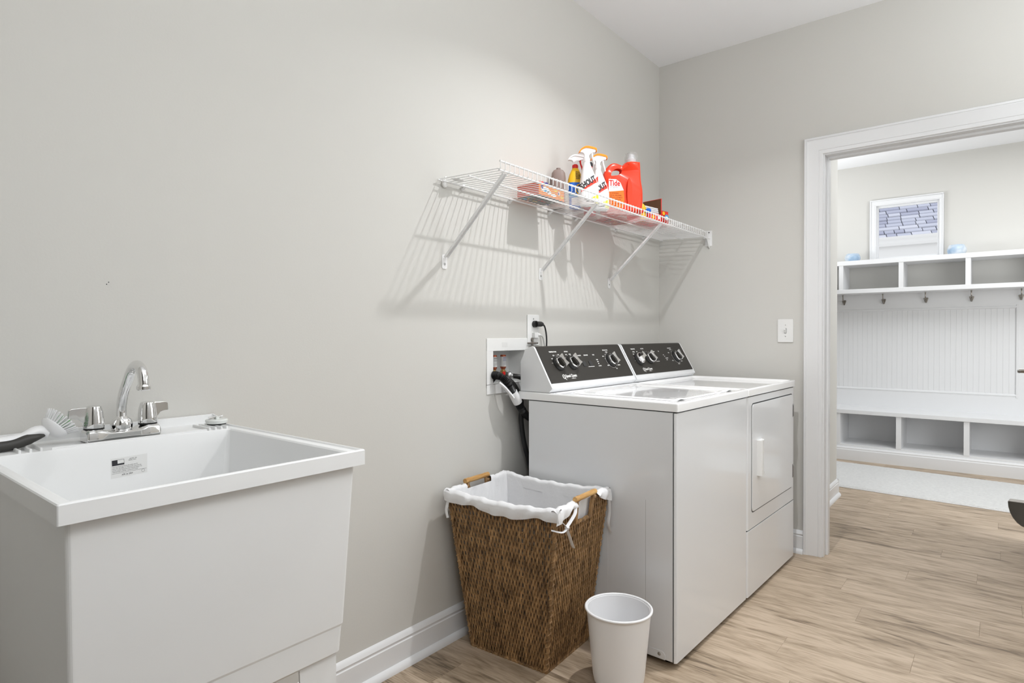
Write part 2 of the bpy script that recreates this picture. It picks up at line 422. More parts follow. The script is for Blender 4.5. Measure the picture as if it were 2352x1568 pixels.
# doors swung open (their lever handles reach into the picture at the right edge)
def lever(name, parent, hinge_dir, loc, big=True):
    """satin nickel lever: rose, neck and a flared lever with a flat top"""
    x, y, z = loc; hd = hinge_dir
    m = MB()
    m.lathe([(0.032, 0), (0.033, 0.003), (0.031, 0.008), (0.014, 0.011), (0.012, 0.04)], (x, y, z), 24, axis=(0, 1, 0))
    h = part(name, m, NICKEL, parent)
    m = MB(); prof = []
    # D profile sections along the lever, flat on top, bellied below
    L = 0.014; secs = 5; n = 14
    for i in range(secs+1):
        t = i/secs; cx = x+hd*(0.048+L*t); belly = 0.033-0.004*t; half = 0.021-0.002*t
        cyy = y+0.042-0.004*(1-t)
        for j in range(n):
            a = PI+PI*j/(n-1)
            prof.append((cx, cyy+half*math.cos(a), z+0.010+(belly)*math.sin(a)))
    fs = []
    for i in range(secs):
        for j in range(n): fs.append((i*n+j, i*n+(j+1) % n, (i+1)*n+(j+1) % n, (i+1)*n+j))
    fs.append(tuple(range(n-1, -1, -1))); fs.append(tuple(secs*n+j for j in range(n)))
    m.add(prof, fs)
    part('lever', m, NICKEL, h, bevel=0.0015)
    return h
d1 = struct('door_1', MB().box(-3.21, -2.40, -1.705, -1.670, 0.012, 2.03), TRIM, 'white door standing open near the camera', bevel=0.002)
lever('door_handle', d1, -1, (-2.440, -1.670, 0.937))
d2 = struct('door_2', MB().box(0.125, 0.93, -1.757, -1.722, 0.012, 2.03), TRIM, 'white door folded back into the hall', bevel=0.002)
h2 = MB().lathe([(0.032, 0), (0.033, 0.003), (0.031, 0.008), (0.012, 0.011), (0.011, 0.045)], (0.865, -1.722, 0.938), 24, axis=(0, 1, 0))
h2.tube([(0.872, -1.676, 0.938), (0.83, -1.676, 0.938), (0.765, -1.676, 0.937)], [(0.006, 0.008), (0.006, 0.008), (0.006, 0.008)], 10)
part('door_handle', h2, NICKEL, d2)

# window in the far wall
def frame_ring(m, x0, x1, yo, zo, yi, zi, mi=0):
    """rect ring: outer (ya,yb),(z0,z1), inner likewise"""
    m.box(x0, x1, yo[0], yo[1], zi[1], zo[1], mi); m.box(x0, x1, yo[0], yo[1], zo[0], zi[0], mi)
    m.box(x0, x1, yo[0], yi[0], zi[0], zi[1], mi); m.box(x0, x1, yi[1], yo[1], zi[0], zi[1], mi)
m = MB()
frame_ring(m, 3.186, 3.206, (-0.630, -1.200), (1.79, 2.391), (-0.672, -1.176), (1.83, 2.345))
frame_ring(m, 3.178, 3.19, (-0.630, -1.200), (1.79, 2.391), (-0.640, -1.190), (1.80, 2.381))
w1 = struct('window_1', m, TRIM, 'small square window with white casing above the cubbies', smooth=False, bevel=0.001, seg=1)
m = MB()
frame_ring(m, 3.188, 3.33, (-0.672, -1.176), (1.83, 2.345), (-0.680, -1.168), (1.838, 2.337))
frame_ring(m, 3.215, 3.25, (-0.680, -1.168), (1.838, 2.337), (-0.697, -1.151), (1.855, 2.320))
part('window_sash', m, TRIM, w1, smooth=False)
part('pane', MB().box(3.232, 3.236, -0.697, -1.151, 1.852, 2.318), GLASS, w1, smooth=False)

# house next door, seen through the window
hs = thing('neighboring_house', 'house next door with blue-grey shingle roof and white gutter, seen through the window', 'house', (8.0, -1.6, 2.15))
ex, ez = 8.0, 2.70                                            # eave edge
m = MB()
m.box(8.35, 8.5, -6, 3, -1, ez-0.35)
for i in range(16): m.prism([(0, 0), (-0.018, 0), (-0.004, 0.16), (0, 0.16)], (8.35, -6, 2.16-0.16*(i+1)), (1, 0, 0), (0, 0, 1), (0, 1, 0), 0, 9)
part('siding', m, SIDING, hs, smooth=False)
m = MB().box(8.0, 8.36, -6, 3, ez-0.36, ez-0.34)
for i in range(46): m.box(8.17, 8.19, -5+i*0.15, -5+i*0.15+0.13, ez-0.40, ez-0.36)
part('soffit', m, SIDING, hs, smooth=False)
m = MB().prism([(0.02, -0.14), (-0.06, -0.14), (-0.10, -0.10), (-0.085, -0.05), (-0.11, -0.012), (-0.11, 0.0), (0.02, 0.0)], (ex, -6, ez-0.015), (1, 0, 0), (0, 0, 1), (0, 1, 0), 0, 9)
m.box(8.0, 8.03, -6, 3, ez-0.36, ez-0.15)
part('gutter', m, SIDING, hs, smooth=False)
pitch = math.radians(33); cu, su = math.cos(pitch), math.sin(pitch)
roof = part('roof', MB().prism([(0, 0), (2.4*cu, 2.4*su), (2.4*cu, 2.4*su-0.05), (0, -0.05)], (ex, -6, ez-0.03), (1, 0, 0), (0, 0, 1), (0, 1, 0), 0, 9), GAP, hs, smooth=False)  # dark deck bared between short courses stands in for their shadow lines
rnd = random.Random(4); shm = {}
for row in range(9):
    y = -1.85+rnd.random()*0.15
    while y < 0.55:
        wdt = rnd.choice((0.14, 0.18, 0.20, 0.24, 0.26, 0.30)); key = wdt
        if key not in shm:
            q = MB(); a = 0.012
            vs = []
            for s_, hgt in ((0.012, 0.014), (0.128, 0.004)):
                for yy, sk in ((0.003, 0.0), (wdt-0.008, 0.0)):
                    sh_ = 0.022*(s_ > 0.05)
                    vs += [(s_*cu-hgt*su*0, yy+sh_, s_*su+hgt+0.004), (s_*cu, yy+sh_, s_*su)]
            q.add(vs, [(0, 2, 3, 1), (0, 4, 6, 2), (4, 5, 7, 6), (1, 3, 7, 5), (0, 1, 5, 4), (2, 6, 7, 3)])
            shm[key] = q.mesh('shingle', SHINGLE, smooth=False)
        o = link('shingle', shm[key], roof, True)
        o.location = (ex+row*0.135*cu-0.01, y, ez-0.025+row*0.135*su+rnd.choice((0, 0.004)))
        y += wdt
# ================================================================== WASHER AND DRYER
RZ = math.radians(-1.482)
PC = Vector((0, 0.522, 0.925)); SD = Vector((0, 0.09, 0.159)).normalized(); SN = Vector((1, 0, 0)).cross(SD)   # console slope, outward normal (towards -y, up)
if SN.y > 0: SN = -SN
def on_panel(u, v, off=0.0): return Vector((u, 0, 0))+PC+SD*v+SN*off
def panel_frame(u, v, off=0.0013):
    o = on_panel(u, v, off); return frame(o, (1, 0, 0), SD)
def knob(parent, u, v, turn, r=0.0235):
    """black skirt with a chrome-rimmed waisted grip"""
    o = on_panel(u, v, 0.001)
    m = MB().lathe([(r*1.18, 0), (r*1.2, 0.003), (r*1.1, 0.008), (r*1.0, 0.014)], o, 32, axis=SN)
    k = part('knob', m, BLACK, parent, world=False, angle=40)
    a, b = Vector((1, 0, 0)), SD
    ca, sa = math.cos(turn), math.sin(turn)
    A = a*ca+b*sa; B = -a*sa+b*ca
    m = MB()
    # chrome ring
    m.lathe([(r*0.98, 0.010), (r*1.04, 0.013), (r*1.03, 0.019), (r*0.95, 0.021), (r*0.86, 0.020), (r*0.86, 0.014)], o, 32, axis=SN, ref=A)
    # grip bar: wide at both ends, waisted in the middle, tapering toward the top
    n = 14; vs = []
    for lev, (hh, sc) in enumerate(((0.014, 1.0), (0.034, 0.93), (0.0365, 0.86))):
        for side in (1, -1):
            for i in range(n+1):
                t = -1+2*i/n; tt = t*side
                L_ = r*1.0*sc; wdt = (0.30+0.36*t*t)*r*sc*1.0
                x_ = L_*tt*(1-0.0); y_ = side*wdt
                if abs(t) == 1: y_ *= 0.82
                vs.append(o+A*x_+B*y_+SN*hh)
    k_ = 2*(n+1); fs = []
    for l in range(2):
        for i in range(k_): fs.append((l*k_+i, l*k_+(i+1) % k_, (l+1)*k_+(i+1) % k_, (l+1)*k_+i))
    fs.append(tuple(2*k_+i for i in range(k_)))
    m.add(vs, fs)
    part('knob_grip', m, CHROME, k, world=False, angle=50)
    m = MB()
    for side in (1, -1):                                        # black inlays on both flanks of the grip
        q = [o+A*(-r*0.72)+B*side*r*0.50+SN*0.0155, o+A*(r*0.72)+B*side*r*0.50+SN*0.0155, o+A*(r*0.66)+B*side*r*0.47+SN*0.031, o+A*(-r*0.66)+B*side*r*0.47+SN*0.031]
        q2 = [p+B*side*(-0.30*r) for p in q]
        q3 = [p+B*side*0.0012 for p in q]
        m.add(q3+q2, [(0, 1, 2, 3), (4, 7, 6, 5), (0, 4, 5, 1), (1, 5, 6, 2), (2, 6, 7, 3), (3, 7, 4, 0)])
    part('knob_inlay', m, PANEL, k, world=False)
    return k
def appliance_body(t, w, x0, first=True):
    D = 0.64
    # cabinet shell with rounded front corners
    m = MB(); r = 0.011
    pts = [(x0+w, D), (x0, D)]
    for i in range(6):
        a = PI+ (PI/2)*i/5; pts.append((x0+r+r*math.cos(a), r+r*math.sin(a)))
    for i in range(6):
        a = 1.5*PI+(PI/2)*i/5; pts.append((x0+w-r+r*math.cos(a), r+r*math.sin(a)))
    return m, pts
def hmap_top(x0, w, D, z, fn, mats, parent, name='top'):
    m = MB(); nx, ny = 84, 84; e = 0.006
    def f(i, j):
        x = x0+e+(w-2*e)*i; y = -0.006+e+(D-2*e)*j
        return (x, y, z+fn(x, y))
    m.grid(f, nx, ny)
    # rounded rim and skirt
    prof = [(0.0, 0.0), (e*0.55, -e*0.15), (e*0.9, -e*0.55), (e, -e*1.2), (e, -0.031), (e*0.2, -0.032)]
    base = [(x0+e, -0.006+e), (x0+w-e, -0.006+e), (x0+w-e, -0.006+D-e), (x0+e, -0.006+D-e)]
    nrm = [(-1, -1), (1, -1), (1, 1), (-1, 1)]
    vs = []; cn = 5
    ring = []
    for (bx, by), (sx_, sy_) in zip(base, nrm):
        a0 = {(-1, -1): 180, (1, -1): 270, (1, 1): 0, (-1, 1): 90}[(sx_, sy_)]
        for i in range(cn+1):
            a = math.radians(a0+90*i/cn); ring.append((bx, by, math.cos(a), math.sin(a)))
    for d, h in prof:
        for bx, by, ca, sa in ring: vs.append((bx+ca*d, by+sa*d, z+h))
    k = len(ring); fs = []
    for l in range(len(prof)-1):
        for i in range(k): fs.append((l*k+i, l*k+(i+1) % k, (l+1)*k+(i+1) % k, (l+1)*k+i))
    m.add(vs, fs)
    return part(name, m, mats, parent, world=False, angle=40)
def smooth(a, b, x):
    t = max(0.0, min(1.0, (x-a)/(b-a))); return t*t*(3-2*t)
def rr_dist(x, y, x0, x1, y0, y1, r):
    cx, cy = (x0+x1)/2, (y0+y1)/2; hx, hy = (x1-x0)/2-r, (y1-y0)/2-r
    dx, dy = abs(x-cx)-hx, abs(y-cy)-hy
    return math.hypot(max(dx, 0), max(dy, 0))+min(max(dx, dy), 0)-r
def console(t, x0, w):
    prof = [(0.683, 0.9075), (0.537, 0.9075), (0.521, 0.925), (0.6105, 1.0835), (0.615, 1.0885), (0.624, 1.0905), (0.658, 1.079), (0.672, 1.048), (0.683, 1.03)]
    inn = [(y*0.985+0.0095, z) for y, z in prof]
    inn = [(0.681, 0.908), (0.539, 0.908), (0.5235, 0.925), (0.6125, 1.0825), (0.617, 1.0865), (0.624, 1.0885), (0.656, 1.077), (0.670, 1.047), (0.681, 1.03)]
    m = MB().prism(inn, (x0, 0, 0), (0, 1, 0), (0, 0, 1), (1, 0, 0), 0.004, w-0.004)
    c = part('control_console', m, ENAMEL, t, world=False, angle=30)
    for a, b in ((0.0, 0.010), (w-0.010, w)):
        part('end_cap', MB().prism(prof, (x0, 0, 0), (0, 1, 0), (0, 0, 1), (1, 0, 0), a, b), ENAMEL, c, world=False, bevel=0.0022, angle=40)
    # dark face, following the slope and rolling over the top
    pts = [(on_panel(0, 0.0215, 0.0), 0), (on_panel(0, 0.1815, 0.0), 0)]
    y0, z0 = pts[0][0].y, pts[0][0].z
    poly = [(y0, z0), (0.6122, 1.0836), (0.6166, 1.0877), (0.6245, 1.0897), (0.650, 1.0806), (0.650, 1.076), (0.6245, 1.085), (0.6175, 1.082), (y0+0.004, z0-0.0018)]
    poly = [(y-0.0012, z+0.0005) for y, z in poly]
    face = part('control_panel', MB().prism(poly, (x0, 0, 0), (0, 1, 0), (0, 0, 1), (1, 0, 0), 0.0105, w-0.0105), PANEL, c, world=False, smooth=False)
    return c, face
def lettering(parent, items, lines=(), name='printed_lettering'):
    mb = MB()
    for (s, u, v, sz, sx) in items: text_mb(s, sz*1.18, panel_frame(u, v), mb, sx=sx*0.85, bold=0.00035)
    for (u0, v0, u1, v1, th) in lines:
        a, b = Vector((u0, v0, 0)), Vector((u1, v1, 0)); d = (b-a); n = Vector((-d.y, d.x, 0)).normalized()*th/2
        mb.add([on_panel(q.x, q.y, 0.0014) for q in (a-n, b-n, b+n, a+n)], [(0, 1, 2, 3)])
    o = part(name, mb, PRINT, parent, world=False, smooth=False); o['kind'] = 'stuff'; return o
def logo(parent, u, v, k=1.0):
    mb = MB()
    for i in range(20):
        pass
    R_, r_ = 0.0105*k, 0.0078*k
    def ringpts(R0, R1, cx, cy, a0, a1, n=26):
        vs = []; fs = []
        for i in range(n+1):
            a = a0+(a1-a0)*i/n
            vs += [on_panel(cx+R0*math.cos(a)*0.92, cy+R0*math.sin(a), 0.0014), on_panel(cx+R1*math.cos(a)*0.92, cy+R1*math.sin(a), 0.0014)]
        for i in range(n): fs.append((2*i, 2*i+1, 2*i+3, 2*i+2))
        mb.add(vs, fs)
    ringpts(r_, R_, u, v, 0, 2*PI); ringpts(r_*0.45, r_*0.66, u+0.0006, v-0.0005, -0.6, 4.2)
    def stroke(u0, v0, u1, v1, th):
        a, b = Vector((u0, v0, 0)), Vector((u1, v1, 0)); n = Vector((-(b-a).y, (b-a).x, 0)).normalized()*th/2
        mb.add([on_panel(q.x, q.y, 0.0015) for q in (a-n, b-n, b+n, a+n)], [(0, 1, 2, 3)])
    stroke(u+0.002*k, v-0.003*k, u+0.0095*k, v-0.0155*k, 0.0026*k)
    text_mb('Speed Queen', 0.0185*k, panel_frame(u+0.0125*k, v-0.004*k), mb, sx=0.78, bold=0.0005)
    text_mb('COMMERCIAL', 0.0055*k, panel_frame(u+0.047*k, v-0.0125*k), mb, sx=0.9, bold=0.0001)
    return part('logo_print', mb, PRINT, parent, world=False, smooth=False)
WO = (-1.4594, -0.7532, 0.0)
wm = thing('washing_machine', 'white top-loading washing machine with lid and dark control panel beside the wicker hamper', 'washing machine', WO, RZ)
W_ = 0.672
m, pts = appliance_body(wm, W_, 0.0)
# left side and back shell, then the wrap-around front panel with its seam
m = MB().box(0.0, W_, 0.0125, 0.640, 0.022, 0.8715)
part('cabinet', m, ENAMEL, wm, world=False, bevel=0.002, seg=1)
fp = [(0.0, 0.0105)]+[(0.011+0.011*math.cos(PI+PI/2*i/6), 0.011+0.011*math.sin(PI+PI/2*i/6)) for i in range(1, 7)]+[(W_-0.011+0.011*math.cos(1.5*PI+PI/2*i/6), 0.011+0.011*math.sin(1.5*PI+PI/2*i/6)) for i in range(0, 6)]+[(W_, 0.0105)]
part('front_panel', MB().prism(fp, (0, 0, 0), (1, 0, 0), (0, 1, 0), (0, 0, 1), 0.020, 0.8705), ENAMEL, wm, world=False, bevel=0.0012, seg=1, angle=40)
m = MB()
m.box(-0.0008, 0.0, 0.0108, 0.0122, 0.02, 0.8705)
m.box(0.004, W_-0.004, 0.004, 0.636, 0.8705, 0.8745)
part('seam', m, GAP, wm, world=False, smooth=False)
# pressed lower access edge on the side with a screw
lp = [(0.040, 0.0215), (0.040, 0.040), (0.046, 0.0475), (0.052, 0.0500), (0.636, 0.0500), (0.636, 0.0215)]
part('side_skirt', MB().prism(lp, (0, 0, 0), (0, 1, 0), (0, 0, 1), (-1, 0, 0), 0.0, 0.0016), ENAMEL, wm, world=False, bevel=0.0008, seg=1)
part('side_crease', MB().box(-0.0004, 0.0, 0.1147, 0.1157, 0.085, 0.56), mat('crease_shade', (0.42, 0.42, 0.42), 0.5), wm, world=False, smooth=False)  # shade of the crease painted as a flat grey strip
part('side_crease', MB().box(-0.0004, 0, 0.2675, 0.2683, 0.085, 0.48), ENAMEL_LIT, wm, world=False, smooth=False)  # light edge of the crease painted as a paler strip
part('screw', MB().lathe([(0.0058, 0), (0.006, 0.001), (0.004, 0.0022), (0.0, 0.0024)], (-0.0014, 0.062, 0.038), 14, axis=(-1, 0, 0)), STEEL, wm, world=False)
for fx in (0.05, W_-0.05):
    for fy in (0.05, 0.59):
        part('foot', MB().lathe([(0.019, 0), (0.019, 0.006), (0.008, 0.008), (0.008, 0.024)], (fx, fy, 0.0), 14), BLACK, wm, world=False)
lid = (0.075, 0.600, 0.035, 0.485)
def wtop(x, y):
    d = -rr_dist(x, y, 0.012, W_-0.012, 0.008, 0.530, 0.03)
    h = -0.0035*smooth(0.0, 0.012, d)
    return h
hmap_top(-0.003, W_+0.004, 0.700, 0.9065, wtop, ENAMEL_LIT, wm)
def lidf(i, j):
    x = lid[0]+(lid[1]-lid[0])*i; y = lid[2]+(lid[3]-lid[2])*j
    e = -rr_dist(x, y, lid[0], lid[1], lid[2], lid[3], 0.028)
    z = 0.9035+0.0045*smooth(-0.001, 0.006, e)-0.0045*smooth(0.014, 0.030, e)
    rr = math.hypot((x-0.335)/1.0, (y-0.262)/0.86)
    z += -0.0050*smooth(0.215, 0.180, rr)+0.0030*smooth(0.17, 0.12, rr)-0.003*smooth(0.06, 0.03, rr)
    z += 0.0035*smooth(0.03, 0.0, abs(math.atan2(y-0.262, x-0.335) % (PI/2)-PI/4)*rr)*smooth(0.23, 0.30, rr)
    return (x, y, z)
m = MB().grid(lidf, 110, 100)
part('lid', m, ENAMEL_LIT, wm, world=False, angle=60)
part('lid_tab', MB().box(0.43, 0.455, 0.031, 0.040, 0.903, 0.9095), ENAMEL_LIT, wm, world=False, bevel=0.002)
c, face = console(wm, 0.001, W_-0.002)
knob(c, 0.115, 0.107, math.radians(113), 0.028); knob(c, 0.211, 0.107, math.radians(113), 0.028); knob(c, 0.524, 0.106, math.radians(108), 0.028)
cy_lab = [('TEMPERATURE', 0.084, 0.159, 0.0062, 1.25), ('OPTIONS', 0.190, 0.158, 0.0062, 1.0), ('COLD', 0.099, 0.143, 0.0052, 0.9), ('WARM', 0.134, 0.145, 0.0052, 0.8), ('HOT', 0.083, 0.128, 0.0052, 0.8),
          ('OFF', 0.190, 0.144, 0.0052, 1.0), ('EXTRA', 0.216, 0.145, 0.0052, 0.9), ('SOIL LEVEL', 0.277, 0.137, 0.0055, 0.9), ('SECOND RINSE', 0.324, 0.137, 0.0055, 0.85), ('CYCLE', 0.393, 0.137, 0.0055, 0.95),
          ('REGULAR CYCLE', 0.494, 0.158, 0.0060, 0.95), ('NORMAL', 0.510, 0.148, 0.0052, 0.9), ('BULKY', 0.470, 0.127, 0.0052, 0.9), ('DELICATE', 0.478, 0.080, 0.0052, 0.8), ('SPIN', 0.540, 0.061, 0.0060, 0.9), ('PERM PRESS', 0.566, 0.078, 0.0052, 0.8),
          ('WASH', 0.407, 0.112, 0.005, 0.9), ('RINSE', 0.408, 0.102, 0.005, 0.8), ('SPIN', 0.408, 0.092, 0.005, 0.8), ('LID LOCKED', 0.404, 0.081, 0.005, 0.8)]
def arc(cx, cy, r, a0, a1, n=9, th=0.0009):
    out = []
    for i in range(n):
        a, b = math.radians(a0+(a1-a0)*i/n), math.radians(a0+(a1-a0)*(i+1)/n)
        out.append((cx+r*math.cos(a), cy+r*math.sin(a), cx+r*math.cos(b), cy+r*math.sin(b), th))
    return out
def ticks(cx, cy, r, angs, L=0.007):
    return [(cx+r*math.cos(math.radians(a)), cy+r*math.sin(math.radians(a)), cx+(r+L)*math.cos(math.radians(a)), cy+(r+L)*math.sin(math.radians(a)), 0.0011) for a in angs]
lettering(c, cy_lab, [(0.321, 0.0825, 0.369, 0.0822, 0.0022)]+ticks(0.115, 0.107, 0.035, (75, 110, 145, 175), 0.008)+ticks(0.211, 0.107, 0.035, (70, 105, 140))+arc(0.524, 0.106, 0.038, 100, 300, 14)+ticks(0.524, 0.106, 0.038, (95, 130, 165, 215, 290, 320)))
logo(c, 0.113, 0.046)
for u0 in (0.284, 0.334):
    m = MB().prism(rrect(-0.011, 0.013, -0.0115, 0.0125, 0.002, 2), on_panel(u0+0.014, 0.097, 0), (1, 0, 0), SD, SN, 0.001, 0.0035)
    part('rocker_switch', m, BLACK, c, world=False, bevel=0.0006, seg=1)

dr = thing('clothes_dryer', 'white front-loading clothes dryer beside the doorway, with hinged door and lower panel', 'dryer', tuple(Vector(WO)+Vector((math.cos(RZ)*0.679, math.sin(RZ)*0.679, 0))), RZ)
WD = 0.667
part('cabinet', MB().box(0.0, WD, 0.0125, 0.640, 0.022, 0.8715), ENAMEL, dr, world=False, bevel=0.002, seg=1)
fpd = [(0.0, 0.0105)]+[(0.011+0.011*math.cos(PI+PI/2*i/6), 0.011+0.011*math.sin(PI+PI/2*i/6)) for i in range(1, 7)]+[(WD-0.011+0.011*math.cos(1.5*PI+PI/2*i/6), 0.011+0.011*math.sin(1.5*PI+PI/2*i/6)) for i in range(0, 6)]+[(WD, 0.0105)]
part('front_panel', MB().prism(fpd, (0, 0, 0), (1, 0, 0), (0, 1, 0), (0, 0, 1), 0.303, 0.8705), ENAMEL, dr, world=False, bevel=0.0025, seg=2, angle=40)
part('lower_panel', MB().prism(fpd, (0, -0.0005, 0), (1, 0, 0), (0, 1, 0), (0, 0, 1), 0.018, 0.2995), ENAMEL, dr, world=False, bevel=0.004, seg=2, angle=40)
m = MB().box(0.004, WD-0.004, 0.004, 0.636, 0.8705, 0.8745); m.box(0.003, WD-0.003, 0.003, 0.02, 0.299, 0.304)
part('seam', m, GAP, dr, world=False, smooth=False)
for fx in (0.05, WD-0.05):
    for fy in (0.05, 0.59):
        part('foot', MB().lathe([(0.019, 0), (0.019, 0.006), (0.008, 0.008), (0.008, 0.024)], (fx, fy, 0.0), 14), BLACK, dr, world=False)
# door: x .050.. .632, z .373...837
def ringrr(m, o, x0, x1, z0, z1, r, d0, d1, wd, mi=0):
    A_ = rrect(x0, x1, z0, z1, r, 6); B_ = rrect(x0+wd, x1-wd, z0+wd, z1-wd, max(r-wd, 0.001), 6); n = len(A_)
    vs = [(a, d0, b) for a, b in A_]+[(a, d1, b) for a, b in A_]+[(a, d0, b) for a, b in B_]+[(a, d1, b) for a, b in B_]
    fs = []
    for i in range(n):
        j = (i+1) % n
        fs += [(i, j, n+j, n+i), (2*n+i, 3*n+i, 3*n+j, 2*n+j), (n+i, n+j, 3*n+j, 3*n+i), (i, 2*n+i, 2*n+j, j)]
    m.add([Vector(v)+Vector(o) for v in vs], fs, mi)
m = MB(); ringrr(m, (0, 0, 0), 0.047, 0.635, 0.370, 0.841, 0.020, -0.0004, 0.0, 0.0042)
part('door_gasket', m, GAP, dr, world=False, smooth=False)
dd = part('door', MB().prism(rrect(0.050, 0.632, 0.374, 0.8365, 0.018, 6), (0, 0, 0), (1, 0, 0), (0, 0, 1), (0, -1, 0), -0.002, 0.004), ENAMEL, dr, world=False, bevel=0.003, angle=40)
m = MB()
hx0, hx1, hz0, hz1 = 0.104, 0.170, 0.522, 0.676
ringrr(m, (0, 0, 0), hx0, hx1, hz0, hz1, 0.006, -0.024, -0.004, 0.012)
m2 = MB()
# pull: left grip bar carried on two arms, open pocket to its right
m2.prism([(0.0, -0.004), (0.002, -0.022), (0.006, -0.026), (0.022, -0.026), (0.025, -0.022), (0.022, -0.019), (0.008, -0.017), (0.006, -0.004)], (hx0, 0, hz0), (1, 0, 0), (0, 1, 0), (0, 0, 1), 0.0, hz1-hz0)
for zz in (hz0, hz1-0.013):
    m2.prism([(0.001, -0.004), (0.003, -0.022), (0.022, -0.025), (0.050, -0.020), (0.060, -0.010), (0.062, -0.004)], (hx0, 0, zz), (1, 0, 0), (0, 1, 0), (0, 0, 1), 0.0, 0.013)
m2.box(hx0+0.056, hx0+0.062, -0.0068, -0.004, hz0, hz1)
part('door_handle', m2, PLASTIC, dd, world=False, bevel=0.002)
for z0, z1 in ((0.722, 0.786), (0.418, 0.484)):
    m = MB().box(0.636, 0.652, -0.0045, 0.0, z0, z1); m.tube([(0.6385, -0.005, z0+0.004), (0.6385, -0.005, z1-0.004)], 0.0032, 8)
    part('hinge', m, STEEL, dr, world=False, bevel=0.0008, seg=1)
def dtop(x, y):
    d = -rr_dist(x, y, 0.006, WD-0.006, 0.004, 0.532, 0.035)
    return -0.013*smooth(0.0, 0.022, d)
hmap_top(-0.001, WD+0.003, 0.700, 0.9065, dtop, ENAMEL_LIT, dr)
c2, face2 = console(dr, 0.002, WD-0.004)
o_ = 0.679
knob(c2, 0.785-o_, 0.103, math.radians(28), 0.028); knob(c2, 0.893-o_, 0.105, math.radians(113), 0.028); knob(c2, 1.203-o_, 0.104, math.radians(108), 0.028)
dl = [('TEMPERATURE', 0.756-o_, 0.158, 0.0062, 1.0), ('END SIGNAL', 0.856-o_, 0.158, 0.0062, 0.85), ('AUTO DRY CYCLE', 1.152-o_, 0.155, 0.0062, 0.8), ('COTTONS', 1.168-o_, 0.146, 0.0052, 0.85), ('NORMAL', 0.762-o_, 0.143, 0.0052, 0.9), ('LOW', 0.800-o_, 0.143, 0.0052, 0.9), ('HIGH', 0.755-o_, 0.130, 0.0052, 0.9),
      ('OFF', 0.862-o_, 0.143, 0.0052, 0.9), ('MEDIUM', 0.930-o_, 0.139, 0.0055, 0.9), ('INTERIOR', 0.968-o_, 0.139, 0.0055, 0.9), ('TIME', 1.028-o_, 0.139, 0.0055, 0.9), ('MIN', 1.066-o_, 0.117, 0.005, 0.9), ('DRY', 1.072-o_, 0.108, 0.005, 0.9), ('COOL DOWN', 1.076-o_, 0.097, 0.005, 0.9), ('DAMP', 1.078-o_, 0.087, 0.005, 0.9),
      ('TIMED', 1.135-o_, 0.128, 0.0052, 0.9), ('KNITS', 1.140-o_, 0.080, 0.0052, 0.9), ('WRINKLE', 1.19-o_, 0.058, 0.0055, 0.8), ('DELICATE', 1.238-o_, 0.073, 0.0052, 0.8)]
lettering(c2, dl, [(0.917-o_, 0.084, 0.941-o_, 0.084, 0.002), (0.955-o_, 0.084, 0.993-o_, 0.0838, 0.002)]+ticks(0.785-o_, 0.103, 0.035, (100, 130, 165, 190))+ticks(0.895-o_, 0.105, 0.035, (75, 100, 125))+arc(1.203-o_, 0.104, 0.038, 110, 300, 14)+ticks(1.203-o_, 0.104, 0.038, (95, 130, 165, 215, 290)))
logo(c2, 0.790-o_, 0.045, 0.95)
for u0 in (0.925, 0.972):
    m = MB().prism(rrect(-0.011, 0.013, -0.0115, 0.0125, 0.002, 2), on_panel(u0+0.008-o_, 0.099, 0), (1, 0, 0), SD, SN, 0.001, 0.0035)
    part('rocker_switch', m, BLACK, c2, world=False, bevel=0.0006, seg=1)

# ================================================================== LAUNDRY SINK
SK = (-2.9035, -0.33, 0.0)
sk = thing('laundry_sink', 'white freestanding laundry tub on panel legs against the wall', 'sink', SK)
X0, X1, Y0, Y1, ZR = -3.151, -2.656, -0.642, -0.010, 0.915
ix0, ix1, iy0, iy1 = -3.128, -2.685, -0.628, -0.153
m = MB()
def ringz(pts_z):
    """loft between rectangles (x0,x1,y0,y1,z,r)"""
    vs = []; fs = []; n = None
    for (a, b, c_, d, z, r) in pts_z:
        rp = rrect(a, b, c_, d, r, 5); n = len(rp); vs += [(p[0], p[1], z) for p in rp]
    for l in range(len(pts_z)-1):
        for i in range(n): fs.append((l*n+i, l*n+(i+1) % n, (l+1)*n+(i+1) % n, (l+1)*n+i))
    return vs, fs, n
seq = [(X0+0.030, X1-0.036, Y0+0.052, Y1-0.10, 0.512, 0.012), (X0+0.026, X1-0.0245, Y0+0.046, Y1-0.10, 0.518, 0.012), (X0+0.025, X1-0.0225, Y0+0.0425, Y1-0.10, 0.568, 0.010), (X0+0.022, X1-0.0215, Y0+0.0405, Y1-0.09, 0.573, 0.008), (X0+0.014, X1-0.011, Y0+0.018, Y1-0.02, 0.885, 0.008),
       (X0+0.004, X1-0.004, Y0+0.004, Y1, 0.885, 0.003), (X0, X1, Y0, Y1, 0.886, 0.003), (X0, X1, Y0, Y1, ZR-0.002, 0.003), (X0+0.0015, X1-0.0015, Y0+0.0015, Y1, ZR, 0.003), (X0+0.006, X1-0.006, Y0+0.005, Y1-0.004, ZR+0.0005, 0.003),
       (X0+0.0085, X1-0.0085, Y0+0.0075, Y1-0.006, ZR-0.003, 0.003)]
inner = [(ix0-0.004, ix1+0.003, iy0-0.003, iy1+0.001, ZR-0.003, 0.006), (ix0, ix1, iy0, iy1, ZR-0.006, 0.008), (ix0+0.002, ix1-0.004, iy0+0.012, iy1-0.004, 0.885, 0.012), (ix0+0.018, ix1-0.035, iy0+0.03, iy1-0.035, 0.62, 0.02), (ix0+0.03, ix1-0.055, iy0+0.04, iy1-0.055, 0.575, 0.03)]
vs, fs, n = ringz(seq+inner)
k = len(seq)+len(inner)
